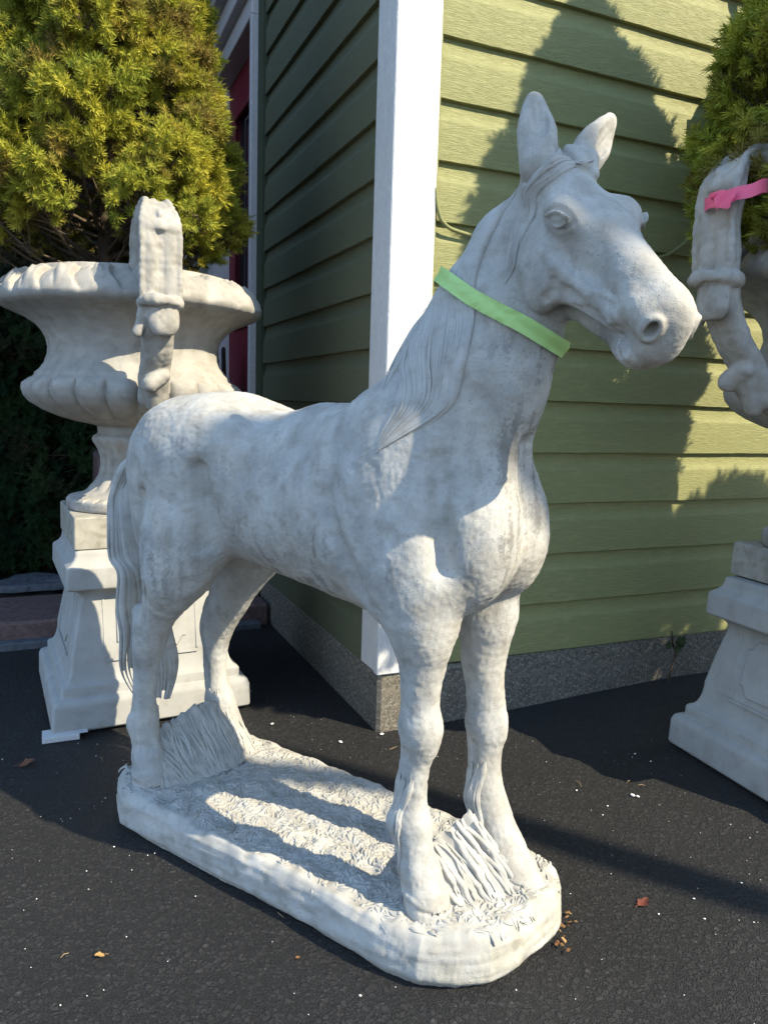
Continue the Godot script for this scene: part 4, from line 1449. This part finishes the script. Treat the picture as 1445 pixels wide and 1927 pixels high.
func handle_mesh(mt: Material) -> ArrayMesh:
	# scrolled leaf handle: out along +x, seen broad from the front
	var F := Field.new()
	var Z := Vector3.BACK
	var arch := [Vector3(0.345, 0.74, 0), Vector3(0.372, 0.83, 0), Vector3(0.405, 0.905, 0), Vector3(0.450, 0.945, 0), Vector3(0.500, 0.925, 0), Vector3(0.528, 0.870, 0), Vector3(0.535, 0.800, 0), Vector3(0.530, 0.730, 0), Vector3(0.528, 0.675, 0)]
	for k in 28:
		var t := k / 28.0
		var a := spline(arch, t)
		var b := spline(arch, (k + 1) / 28.0)
		var nr := (b - a).normalized().cross(Z)
		var wd := 1.0 - 0.42 * exp(-pow((t - 0.40) / 0.13, 2.0))      # narrows over the crown of the arch
		F.cap(a, b, 0.020 * wd, 0.020 * wd, 0.003, nr, 1.1)
		for s in [-1.0, 1.0]:      # two bellies with a cleft between them, and a rolled outer edge
			F.cap(a + Vector3(0, 0, 0.028 * wd * s), b + Vector3(0, 0, 0.028 * wd * s), 0.0285 * wd, 0.0285 * wd, 0.003, nr, 1.15)
			F.cap(a - nr * 0.014 + Vector3(0, 0, 0.052 * wd * s), b - nr * 0.014 + Vector3(0, 0, 0.052 * wd * s), 0.009, 0.009, 0.004)
	# the leaf folds over itself below the crown: a lip with lobed ends
	for q in [[0.550, 0.874, 0.0, 0.014, 0.020, 0.020], [0.545, 0.882, 0.028, 0.012, 0.022, 0.024], [0.545, 0.882, -0.028, 0.012, 0.022, 0.024]]:
		F.ell(Vector3(q[0], q[1], q[2]), Vector3(q[3], q[4], q[5]), 0.008, Basis(Z, 0.45))
	F.cap(Vector3(0.430, 0.955, 0), Vector3(0.545, 0.905, 0), 0.017, 0.010, 0.010)
	F.cap(Vector3(0.562, 0.854, -0.055), Vector3(0.562, 0.854, 0.055), 0.004, 0.004, 0.005, Vector3.RIGHT, 1.0, true)
	for q in [[0.30, -0.020, 0.42, 0.030], [0.32, 0.022, 0.44, -0.030], [0.58, 0.016, 0.86, 0.030], [0.58, -0.016, 0.86, -0.028]]:      # veins
		for k in 6:
			var t0 := lerpf(q[0], q[2], k / 6.0)
			var t1 := lerpf(q[0], q[2], (k + 1) / 6.0)
			var z0 := lerpf(q[1], q[3], k / 6.0)
			var z1 := lerpf(q[1], q[3], (k + 1) / 6.0)
			var d := (spline(arch, t1) - spline(arch, t0)).normalized().cross(Z)
			F.cap(spline(arch, t0) - d * -0.026 + Vector3(0, 0, z0), spline(arch, t1) - d * -0.026 + Vector3(0, 0, z1), 0.0035, 0.0035, 0.006, Z, 1.0, true)
	# tie
	for k in 16:
		var a0 := TAU * k / 16.0
		var a1 := TAU * (k + 1) / 16.0
		F.cap(Vector3(0.530 + 0.036 * cos(a0), 0.662 + 0.006 * cos(a0), 0.052 * sin(a0)), Vector3(0.530 + 0.036 * cos(a1), 0.662 + 0.006 * cos(a1), 0.052 * sin(a1)), 0.0165 + 0.002 * sin(a0 * 3.0), 0.0165 + 0.002 * sin(a1 * 3.0), 0.003)
	# ends below the tie: a blunt leaf and a tongue beside it
	F.ell(Vector3(0.538, 0.622, -0.008), Vector3(0.026, 0.058, 0.046), 0.004)
	F.cap(Vector3(0.568, 0.655, -0.008), Vector3(0.566, 0.575, -0.010), 0.0035, 0.0035, 0.006, Vector3.RIGHT, 1.0, true)
	F.cap(Vector3(0.522, 0.655, 0.036), Vector3(0.512, 0.578, 0.062), 0.024, 0.014, 0.004, Vector3.RIGHT, 1.4)
	F.ell(Vector3(0.550, 0.552, -0.014), Vector3(0.050, 0.018, 0.050), 0.006, Basis.IDENTITY, true)
	# lower limb back to the bowl
	var low := [Vector3(0.515, 0.640, 0), Vector3(0.490, 0.575, 0), Vector3(0.455, 0.515, 0), Vector3(0.418, 0.470, 0), Vector3(0.392, 0.430, 0), Vector3(0.372, 0.390, 0)]
	for k in 16:
		F.cap(spline(low, k / 16.0), spline(low, (k + 1) / 16.0), lerpf(0.030, 0.027, k / 15.0), lerpf(0.030, 0.027, k / 15.0), 0.004, Vector3(1, 1, 0).normalized(), 1.1)
	for s in [-1.0, 1.0]:
		for k in 16:
			F.cap(spline(low, k / 16.0) + Vector3(0, 0, 0.022 * s), spline(low, (k + 1) / 16.0) + Vector3(0, 0, 0.022 * s), 0.024, 0.023, 0.003)
	F.cap(Vector3(0.440, 0.462, -0.020), Vector3(0.445, 0.432, 0.020), 0.024, 0.026, 0.006)
	F.cap(Vector3(0.420, 0.450, 0.0), Vector3(0.385, 0.375, 0.0), 0.036, 0.024, 0.006)
	F.cap(Vector3(0.30, 0.735, 0), Vector3(0.40, 0.76, 0), 0.034, 0.034, 0.02, Vector3.UP, 1.2)
	F.ready()
	var ax := axis_steps([[0.22, 0.0042], [0.66]])
	var r := net(F, ax, axis_steps([[0.32, 0.0042], [1.03]]), axis_steps([[-0.14, 0.0042], [0.14]]), Vector3(0.65, 0.78, 0.0), Vector3.LEFT)
	var v: PackedVector3Array = r[0]
	var idx: PackedInt32Array = r[1]
	var n := normals_of(v, idx)
	var lump := FastNoiseLite.new()
	lump.seed = 62
	lump.frequency = 13.0
	lump.fractal_octaves = 3
	var col := PackedColorArray()
	for i in v.size():
		var ang := v[i].z / 0.012
		var vein := 0.0018 * cos(ang) * smoothstep(0.66, 0.72, v[i].y)
		v[i] += n[i] * (lump.get_noise_3dv(v[i]) * 0.0050 + vein * 0.3)
		var w := 1.0 + 0.14 * lump.get_noise_3d(v[i].x * 0.7, v[i].y * 0.5, v[i].z * 0.7)
		col.append(Color(w, w, w * 0.99))
	n = normals_of(v, idx)
	return mesh_of(v, n, idx, mt, col)


func urns() -> void:
	pedestal("pale tapered concrete pedestal left of the horse, white shim under its corner", Vector3(-0.683, 0.008, -0.650), 4.0)
	pedestal("pale tapered concrete pedestal in shade at the right edge", Vector3(1.195, 0.004, 0.735), -4.0)
	pedestal("pale tapered concrete pedestal beyond the right edge, known by its shadow", Vector3(2.56, 0.004, 1.48), 10.0)
	var ub := urn_body().mesh(M.urn)
	var hm := handle_mesh(M.urn)
	for k in 3:
		var o := thing("urn", ["broad weathered urn with carved rim and scroll handles, behind the horse's rump", "weathered urn with pink tape on its handle, cut off by the right edge", "weathered urn beyond the right edge, known by its shadow on the clapboards"][k], "urn", [Vector3(-0.683, 0.592, -0.655), Vector3(1.225, 0.592, 0.735), Vector3(2.56, 0.590, 1.48)][k], [4.0, -4.0, 10.0][k], "weathered concrete urns holding spruces")
		var pl := square_lathe([Vector2(0.236, 0.0), Vector2(0.240, 0.003), Vector2(0.239, 0.100), Vector2(0.233, 0.106), Vector2(0.0, 0.107)], 0.008)
		put("plinth", pl.mesh(M.plinth), o)
		var sc := [Vector3.ONE, Vector3(1.09, 1.12, 1.09), Vector3.ONE]
		var b := put("bowl", ub, o, Vector3(0, 0.1055, 0))
		b.scale = sc[k]
		for s in 2:
			var h := put("handle", hm, o, Vector3(0, 0.1055, 0))
			h.scale = sc[k] * Vector3(1, 1, [1.0, 1.18, 1.0][k])
			h.rotation_degrees.y = [-92.0, 176.0, 40.0][k] + 180.0 * s
		var e := Bag.new()
		var ring := PackedVector3Array()
		var nn := FastNoiseLite.new()
		nn.frequency = 9.0
		for r in 8:
			for q in 40:
				var a := TAU * q / 40.0
				var rr := 0.302 * (1.0 - r / 7.0)
				ring.append(Vector3(cos(a) * rr, 0.745 + 0.02 * nn.get_noise_2d(cos(a) * rr * 8.0, sin(a) * rr * 8.0) + 0.02 * r / 7.0, -sin(a) * rr))
		e.grid(8, 40, ring, true, false)
		var soil := put("potting_soil", e.mesh(M.soil), o, Vector3(0, 0.1055, 0))
		soil.scale = sc[k]
	# shim
	var g := Bag.new()
	g.box(Vector3(-0.06, 0.0, -0.03), Vector3(0.05, 0.018, 0.035), 0.001)
	g.box(Vector3(-0.02, 0.0182, -0.02), Vector3(0.075, 0.0205, 0.03), 0.0005)
	tag(put("shim", g.mesh(M.white_paint), null, Vector3(-0.955, 0.001, -0.315)), "white wooden shim wedged under the left pedestal's front corner", "shim")
	# pink tape knotted on the right urn's handle
	var t := thing("pink_tape", "bright pink plastic tape tied round the right urn's handle", "tape", Vector3(1.225, 0.592, 0.735), 176.0)
	g = Bag.new()
	var pts := PackedVector3Array()
	for r in 4:
		for q in 48:
			var a := TAU * q / 48.0
			var x := 0.574 + cos(a) * 0.058 * (1.0 + 0.04 * sin(a * 5.0 + r))
			pts.append(Vector3(x, 1.038 + 0.011 * r + 0.020 * cos(a) * -1.0 + 0.002 * sin(a * 7.0), sin(a) * 0.086))
	g.grid(4, 48, pts, true, true)
	put("band", g.mesh(M.pink_tape), t)
	g = Bag.new()
	pts = PackedVector3Array()
	for r in 6:
		for q in 8:
			pts.append(Vector3(0.638 + 0.006 * sin(q * 1.4 + r) + 0.008 * r / 5.0, 1.050 - 0.046 * r / 5.0 + 0.004 * sin(q * 0.8), -0.005 - 0.060 * q / 7.0 - 0.006 * r / 5.0))
	g.grid(6, 8, pts)
	g.tube(PackedVector3Array([Vector3(0.630, 1.042, 0.010), Vector3(0.644, 1.044, 0.0), Vector3(0.638, 1.050, -0.014)]), PackedFloat32Array([0.006, 0.010, 0.005]), 8)
	put("knot", g.mesh(M.pink_tape), t)


# ---------------------------------------------------------------- conifers
func shoot_mesh(sd: int, length: float, needle: float, count: int, twigs: int, wide: float) -> ArrayMesh:
	# a spray of short shoots, each ringed with stiff needles; grows along +y
	var R := RandomNumberGenerator.new()
	R.seed = sd
	var g := Bag.new()
	for t in twigs:
		var az := TAU * t / twigs + R.randf_range(-0.5, 0.5)
		var lean := 0.0 if t == 0 else R.randf_range(0.45, 0.95)
		var d := Vector3(sin(lean) * cos(az), cos(lean), sin(lean) * sin(az))
		var o := Vector3.ZERO if t == 0 else Vector3(0, length * R.randf_range(0.0, 0.35), 0)
		var l := length * (1.0 if t == 0 else R.randf_range(0.5, 0.85))
		var sx := d.cross(Vector3(0.31, 0.2, 0.93)).normalized()
		var sz := d.cross(sx)
		for k in count:
			var f := (k + R.randf()) / count
			var a := k * 2.39996 + R.randf_range(-0.3, 0.3)
			var side := sx * cos(a) + sz * sin(a)
			var tilt := lerpf(1.25, 0.25, f * f) + R.randf_range(-0.15, 0.15)
			var nd := (d * cos(tilt) + side * sin(tilt)).normalized()
			var p := o + d * l * f
			var w := nd.cross(d).normalized() * wide
			if w.length() < wide * 0.5: w = sx * wide
			var nl := needle * R.randf_range(0.75, 1.1)
			var tone := R.randf_range(0.82, 1.15)
			g.tint = Color(tone, tone, tone)
			var nn := nd.cross(w).normalized()
			var q := g.vert(p - w, nn)
			g.vert(p + w, nn)
			g.vert(p + nd * nl * 0.65 + w * 0.7, nn)
			g.vert(p + nd * nl, nn)
			g.vert(p + nd * nl * 0.65 - w * 0.7, nn)
			g.i.append_array(PackedInt32Array([q, q + 1, q + 2, q, q + 2, q + 4, q + 4, q + 2, q + 3]))
	return g.mesh(M.needle)


func conifer(o: Node3D, H: float, radius: Callable, limbs: int, per: int, meshes: Array, size: float, tone: Callable, bare := 0.0, inner := 0.45, twig_mesh := true, rise := 0.55, clump := 1.0, low := 0.06) -> void:
	var g := Bag.new()
	g.tube(PackedVector3Array([Vector3(0, -0.06, 0), Vector3(0.01, H * 0.3, 0), Vector3(0, H * 0.97, 0)]), PackedFloat32Array([0.032, 0.024, 0.004]), 8)
	put("trunk", g.mesh(M.bark), o)
	var br := Bag.new()
	var where: Array[Transform3D] = []
	var cols := PackedColorArray()
	for k in limbs:
		var f := (k + rng.randf()) / limbs
		var y := low + (H - low) * (0.0 + 0.98 * (1.0 - pow(1.0 - f, 1.25)))
		var az := k * 2.39996 + rng.randf_range(-0.35, 0.35)
		var out := Vector3(cos(az), 0, sin(az))
		var rad: float = radius.call(y) * rng.randf_range(0.80, 1.06)
		if rad < 0.02: continue
		var y0 := maxf(0.0, y - rad * rise)
		var tip := out * rad + Vector3(0, y, 0)
		var mid := out * rad * 0.5 + Vector3(0, y0 + (y - y0) * 0.30, 0)
		var path := [Vector3(0, y0, 0), mid, tip]
		var pp := PackedVector3Array()
		for j in 7: pp.append(spline(path, j / 6.0))
		if twig_mesh: br.tube(pp, PackedFloat32Array([0.0085, 0.0075, 0.006, 0.005, 0.004, 0.003, 0.0015]), 5, PackedVector3Array(), 1.0, false)
		var spread := rad * 0.42 * clump + 0.02
		var m := int(per * (0.35 + 0.65 * rad / 0.5))
		for j in m:
			var t := lerpf(inner, 1.0, pow(rng.randf(), 0.42))
			var p := spline(path, t)
			var side := out.cross(Vector3.UP) * rng.randf_range(-1, 1) * spread * (1.15 - t * 0.75)
			var up := Vector3.UP * rng.randf_range(-0.25, 0.55) * spread * (1.2 - t * 0.6)
			var q := p + side + up
			if y < bare and rng.randf() < 0.75 * (1.0 - y / bare) : 
				if twig_mesh and rng.randf() < 0.6:
					br.tube(PackedVector3Array([p, (p + q) * 0.5 + Vector3(0, -0.01, 0), q]), PackedFloat32Array([0.003, 0.002, 0.001]), 4, PackedVector3Array(), 1.0, false)
				continue
			if twig_mesh and j % 2 == 0: br.tube(PackedVector3Array([spline(path, maxf(0.0, t - 0.12)), q]), PackedFloat32Array([0.0028, 0.0012]), 4, PackedVector3Array(), 1.0, false)
			var dir := (out * 0.9 + side.normalized() * rng.randf_range(0.0, 0.8) + Vector3(0, rng.randf_range(-0.15, 0.75), 0) + Vector3(rng.randf_range(-1, 1), rng.randf_range(-1, 1), rng.randf_range(-1, 1)) * 0.35).normalized()
			var xx := dir.cross(Vector3(rng.randf_range(-1, 1), rng.randf_range(-1, 1), rng.randf_range(-1, 1))).normalized()
			var s := size * rng.randf_range(0.75, 1.25)
			where.append(Transform3D(Basis(xx, dir, xx.cross(dir)) * Basis.from_scale(Vector3(s, s, s)), q))
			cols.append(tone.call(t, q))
	if twig_mesh: put("branches", br.mesh(M.twig), o).set_meta("kind", "stuff")
	for v in meshes.size():
		var mm := MultiMesh.new()
		mm.transform_format = MultiMesh.TRANSFORM_3D
		mm.use_colors = true
		mm.mesh = meshes[v]
		var ids := []
		for i in where.size():
			if i % meshes.size() == v: ids.append(i)
		mm.instance_count = ids.size()
		for i in ids.size():
			mm.set_instance_transform(i, where[ids[i]])
			mm.set_instance_color(i, cols[ids[i]])
		var mi := MultiMeshInstance3D.new()
		mi.name = "needles"
		mi.multimesh = mm
		mi.set_meta("kind", "stuff")
		o.add_child(mi, true)
	print(o.name, " tufts ", where.size())


func spruces() -> void:
	var sh := [shoot_mesh(1, 0.036, 0.021, 26, 4, 0.0013), shoot_mesh(2, 0.040, 0.020, 26, 3, 0.0013), shoot_mesh(3, 0.030, 0.022, 24, 5, 0.0013)]
	var patch := FastNoiseLite.new()
	patch.seed = 77
	patch.frequency = 3.5
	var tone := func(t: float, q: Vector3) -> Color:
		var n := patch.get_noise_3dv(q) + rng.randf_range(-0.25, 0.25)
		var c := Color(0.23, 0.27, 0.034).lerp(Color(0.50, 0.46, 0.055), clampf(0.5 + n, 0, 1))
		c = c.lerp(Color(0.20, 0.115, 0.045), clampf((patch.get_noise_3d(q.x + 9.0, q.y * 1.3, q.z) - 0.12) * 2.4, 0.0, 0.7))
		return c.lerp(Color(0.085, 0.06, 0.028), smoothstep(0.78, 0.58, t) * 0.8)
	var shape := func(y: float) -> float: return 0.565 * pow(maxf(0.0, 1.0 - y / 1.95), 0.72) * smoothstep(-0.35, 0.25, y)
	var a := thing("spruce_tree", "full yellow-green dwarf spruce growing in the left urn", "spruce", Vector3(-0.775, 1.345, -0.700), 0.0, "dwarf spruces growing in the urns")
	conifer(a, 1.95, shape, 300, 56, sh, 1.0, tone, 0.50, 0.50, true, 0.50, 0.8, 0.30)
	var b := thing("spruce_tree", "shaded dwarf spruce in the right urn beside the utility box", "spruce", Vector3(1.225, 1.430, 0.720), 130.0, "dwarf spruces growing in the urns")
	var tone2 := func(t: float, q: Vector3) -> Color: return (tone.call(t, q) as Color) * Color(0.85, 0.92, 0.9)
	var wide1 := func(y: float) -> float: return minf(0.53, 0.68 * pow(maxf(0.0, 1.0 - y / 1.75), 0.76)) * smoothstep(-0.45, 0.25, y)
	var wide2 := func(y: float) -> float: return 0.80 * pow(maxf(0.0, 1.0 - y / 0.98), 0.60) * smoothstep(-0.45, 0.25, y)
	var e := thing("spruce_tree", "dwarf spruce beyond the right edge, known by its shadow on the clapboards", "spruce", Vector3(2.56, 1.33, 1.48), 50.0, "dwarf spruces growing in the urns")
	conifer(e, 0.98, wide2, 160, 26, sh, 1.2, tone, 0.0, 0.45, false)
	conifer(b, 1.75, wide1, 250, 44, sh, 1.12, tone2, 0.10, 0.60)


func hedges() -> void:
	var sh := [shoot_mesh(11, 0.085, 0.024, 34, 7, 0.0018), shoot_mesh(12, 0.10, 0.022, 34, 6, 0.0018)]
	var pn := FastNoiseLite.new()
	pn.seed = 78
	pn.frequency = 2.0
	var tone := func(t: float, q: Vector3) -> Color:
		var n := pn.get_noise_3dv(q) + rng.randf_range(-0.3, 0.3)
		var c := Color(0.020, 0.052, 0.024).lerp(Color(0.050, 0.095, 0.030), clampf(0.4 + n, 0, 1))
		return c.lerp(Color(0.085, 0.055, 0.035), clampf(pn.get_noise_3d(q.x, q.y + 7.0, q.z) * 2.2, 0.0, 0.8))
	var shape := func(y: float) -> float: return 0.72 * pow(maxf(0.0, 1.0 - y / 4.2), 0.55)
	var spots := [Vector3(-1.05, 0.05, -3.05), Vector3(-1.85, 0.05, -2.75), Vector3(-2.55, 0.05, -2.35), Vector3(-1.45, 0.05, -3.75), Vector3(-2.35, 0.05, -3.55), Vector3(-3.10, 0.05, -3.0), Vector3(-0.75, 0.05, -3.9)]
	var said := ["dark evergreen shrub nearest the porch, seen under the urn's rim", "dark evergreen shrub in the middle of the row behind the urn", "dark evergreen shrub at the left edge behind the urn", "tall dark evergreen behind the row, half hidden by its neighbours", "tall dark evergreen farther back at the left", "dark evergreen at the far left end of the hedge", "dark evergreen deep in the corner by the porch"]
	var first: Node3D
	for k in spots.size():
		if k == 0:
			first = thing("evergreen_shrub", said[0], "shrub", spots[0], 0.0, "dark evergreen shrubs behind the left urn")
			conifer(first, 4.2, shape, 330, 30, sh, 1.15, tone, 0.0, 0.25, true, 0.5, 1.3)
		else:
			var c: Node3D = first.duplicate()
			c.name = "evergreen_shrub"
			add_child(c, true)
			c.position = spots[k]
			c.rotation_degrees.y = 67.0 * k
			c.scale = Vector3.ONE * (0.92 + 0.05 * (k % 4))
			c.set_meta("label", said[k])
	# loose flat stones on the soil
	for q in [[Vector3(-1.06, 0.10, -2.06), 0.15, "blue-grey flat stone on the soil behind the granite step, left one"], [Vector3(-0.80, 0.105, -2.02), 0.13, "blue-grey flat stone on the soil close behind the left pedestal"]]:
		var g := Bag.new()
		var pts := PackedVector3Array()
		for r in 4:
			for k in 12:
				var a := TAU * k / 12.0
				var rr: float = q[1] * (1.0 + 0.25 * sin(a * 3.0 + q[0].x * 9.0)) * [1.0, 1.0, 0.93, 0.0][r]
				pts.append(Vector3(cos(a) * rr * 1.35, [0.0, 0.030, 0.038, 0.036][r] + 0.006 * sin(a), -sin(a) * rr * 0.8))
		g.grid(4, 12, pts, true, false)
		tag(put("flat_stone", g.mesh(M.bluestone), null, q[0]), q[2], "stone", "flat stones on the soil")


func bare_tree() -> void:
	# stands behind the viewer; its trunk and one bough throw the soft shade on the asphalt and on the horse's brow
	var o := thing("bare_tree", "slender bare tree behind the viewer, known by the soft shadow it throws on the asphalt", "tree", Vector3(3.45, 0.0, 4.98))
	var g := Bag.new()
	g.tube(PackedVector3Array([Vector3(0, -0.1, 0), Vector3(0.01, 1.5, 0), Vector3(-0.01, 3.2, 0.01), Vector3(0.02, 4.6, 0), Vector3(0.04, 5.2, -0.02), Vector3(0.05, 5.6, 0.0)]), PackedFloat32Array([0.095, 0.075, 0.068, 0.06, 0.045, 0.02]), 12)
	put("trunk", g.mesh(M.bark), o)
	for q in [[[Vector3(0.015, 4.75, 0), Vector3(-0.291, 5.20, 0.011), Vector3(-0.547, 5.52, 0.022), Vector3(-0.582, 5.69, 0.022), Vector3(-0.582, 5.86, 0.022), Vector3(-0.582, 5.98, 0.022)], [0.05, 0.055, 0.078, 0.088, 0.085, 0.05]]]:
		g = Bag.new()
		var path := PackedVector3Array()
		var rr := PackedFloat32Array()
		var rad := []
		for v in q[1]: rad.append(Vector3(v, 0, 0))
		for k in 20:
			path.append(spline(q[0], k / 19.0))
			rr.append(spline(rad, k / 19.0).x)
		g.tube(path, rr, 10)
		put("bough", g.mesh(M.bark), o)


# ---------------------------------------------------------------- litter on the driveway
func leaf_mesh(sd: int, size: float, c: Color) -> ArrayMesh:
	var R := RandomNumberGenerator.new()
	R.seed = sd
	var g := Bag.new()
	var pts := PackedVector3Array()
	var b := R.randf_range(0.5, 0.9)
	for r in 9:
		var u := r / 8.0
		var w := sin(PI * pow(u, 0.8)) * 0.36 * (1.0 + 0.25 * sin(u * 17.0))
		for q in 5:
			var v := (q - 2) / 2.0
			pts.append(Vector3(v * w * size, size * (0.10 + 0.22 * b * absf(v) * w * 2.0 + 0.14 * sin(u * 4.0 + b * 5.0)), (u - 0.5) * size))
	g.tint = c
	g.grid(9, 5, pts, false, true)
	g.tube(PackedVector3Array([Vector3(0, size * 0.12, -0.5 * size), Vector3(0.05 * size, size * 0.05, -0.85 * size)]), PackedFloat32Array([0.03 * size, 0.02 * size]), 5)
	return g.mesh(M.leaf)


func small_things() -> void:
	var brown := Color(0.16, 0.065, 0.03)
	var tan := Color(0.34, 0.20, 0.08)
	for q in [[Vector3(-1.055, 0.0, -0.150), 0.045, Color(0.14, 0.06, 0.035), "dark brown dead leaf beside the left pedestal"], [Vector3(0.222, 0.0, 1.020), 0.034, Color(0.15, 0.05, 0.035), "curled reddish leaf on the asphalt right of the horse's base"], [Vector3(-0.905, 0.0, 0.760), 0.020, tan, "small tan leaf on the asphalt in the left foreground"], [Vector3(-0.640, 0.0, 1.195), 0.030, brown, "brown leaf at the bottom edge in front of the base"], [Vector3(-0.545, 0.0, 0.905), 0.014, Color(0.24, 0.12, 0.05), "tiny orange leaf scrap near the base's long side"]]:
		var l := put("dead_leaf", leaf_mesh(int(q[0].x * 991.0), q[1], q[2]), null, q[0])
		l.rotation_degrees = Vector3(rng.randf_range(-8, 8), rng.randf_range(0, 360), rng.randf_range(-8, 8))
		tag(l, q[3], "leaf", "dead leaves on the driveway")
	# crumbs of dead leaf drifted against the foot of the base
	var g := Bag.new()
	for k in 18:
		var u := rng.randf()
		var p := Vector3(-0.055, 0.004, 1.075).lerp(Vector3(0.035, 0.004, 0.985), u) + Vector3(rng.randf_range(-0.006, 0.022), rng.randf_range(0, 0.006), rng.randf_range(-0.006, 0.022))
		g.tint = brown.lerp(tan, rng.randf()) * rng.randf_range(0.6, 1.1)
		var a := rng.randf() * TAU
		var s := rng.randf_range(0.0025, 0.007)
		var x := Vector3(cos(a), rng.randf_range(-0.5, 0.5), sin(a)) * s
		var z := Vector3(-sin(a), rng.randf_range(-0.5, 0.5), cos(a)) * s * 0.6
		g.quad(p - x - z, p + x - z * 0.4, p + x * 0.8 + z, p - x * 0.7 + z)
	var cr := put("leaf_crumbs", g.mesh(M.leaf))
	tag(cr, "orange-brown leaf crumbs against the front foot of the horse's base", "leaf litter")
	cr.set_meta("kind", "stuff")
	# pale grit and chips
	var st := SphereMesh.new()
	st.radius = 0.5
	st.height = 1.0
	st.radial_segments = 7
	st.rings = 4
	st.material = M.chip
	var mm := MultiMesh.new()
	mm.transform_format = MultiMesh.TRANSFORM_3D
	mm.mesh = st
	var at: Array[Transform3D] = []
	for k in 900:
		var p := Vector3(rng.randf_range(-1.7, 1.9), 0.0015, rng.randf_range(-0.9, 2.0))
		var s := 0.0016 + 0.0030 * pow(rng.randf(), 5.0)
		at.append(Transform3D(Basis(Vector3.UP, rng.randf() * TAU) * Basis.from_scale(Vector3(s * rng.randf_range(0.8, 1.8), s * 0.6, s)), p))
	for q in [[0.536, 0.629, 0.011], [0.545, 0.640, 0.008], [0.73, 0.42, 0.006], [0.74, 0.48, 0.005], [-0.13, 0.02, 0.011], [0.02, 0.01, 0.011], [-0.30, -0.19, 0.009], [0.40, 0.55, 0.005]]:
		at.append(Transform3D(Basis(Vector3.UP, q[0] * 9.0) * Basis.from_scale(Vector3(q[2] * 1.5, q[2] * 0.5, q[2])), Vector3(q[0], 0.003, q[1])))
	mm.instance_count = at.size()
	for i in at.size(): mm.set_instance_transform(i, at[i])
	var mi := MultiMeshInstance3D.new()
	mi.name = "pale_grit"
	mi.multimesh = mm
	mi.set_meta("kind", "stuff")
	tag(mi, "pale grit and chips scattered over the black asphalt", "grit")
	add_child(mi, true)
	# dry needles and straws
	g = Bag.new()
	for k in 45:
		var p := Vector3(rng.randf_range(-1.4, 1.7), 0.004, rng.randf_range(-0.7, 1.9))
		var a := rng.randf() * TAU
		var l := rng.randf_range(0.006, 0.022)
		var d := Vector3(cos(a), 0, sin(a)) * l
		g.tube(PackedVector3Array([p - d, p + Vector3(0, 0.002, 0) + d.cross(Vector3.UP) * 0.2, p + d]), PackedFloat32Array([0.0007, 0.0008, 0.0004]), 4, PackedVector3Array(), 1.0, false)
	var nd := put("dry_needles", g.mesh(mat(Color(0.34, 0.25, 0.14), 0.8)))
	tag(nd, "dry needles and straws scattered on the asphalt", "plant litter")
	nd.set_meta("kind", "stuff")
	# a weed on the foundation
	var w := thing("wall_weed", "small leafy weed climbing the foundation beside the right pedestal", "weed", Vector3(1.243, 0.045, 0.012))
	g = Bag.new()
	var path := PackedVector3Array()
	for k in 16: path.append(spline([Vector3(0.0, -0.02, 0.01), Vector3(0.008, 0.05, 0.014), Vector3(0.03, 0.10, 0.01), Vector3(0.012, 0.145, 0.012), Vector3(0.0, 0.175, 0.014), Vector3(-0.008, 0.205, 0.016)], k / 15.0))
	var rr := PackedFloat32Array()
	for k in 16: rr.append(lerpf(0.0042, 0.0028, k / 15.0))
	g.tube(path, rr, 6)
	put("stem", g.mesh(M.bark), w)
	for q in [[Vector3(0.005, 0.165, 0.02), 0.045, 40.0], [Vector3(0.035, 0.155, 0.022), 0.05, -70.0], [Vector3(0.02, 0.135, 0.022), 0.04, 150.0], [Vector3(-0.02, 0.15, 0.02), 0.035, 90.0], [Vector3(0.055, 0.165, 0.02), 0.03, -40.0]]:
		var l := put("leaf", leaf_mesh(int(q[2]) + 7, q[1], Color(0.045, 0.06, 0.025)), w, q[0])
		l.rotation_degrees = Vector3(-70, q[2], 20)
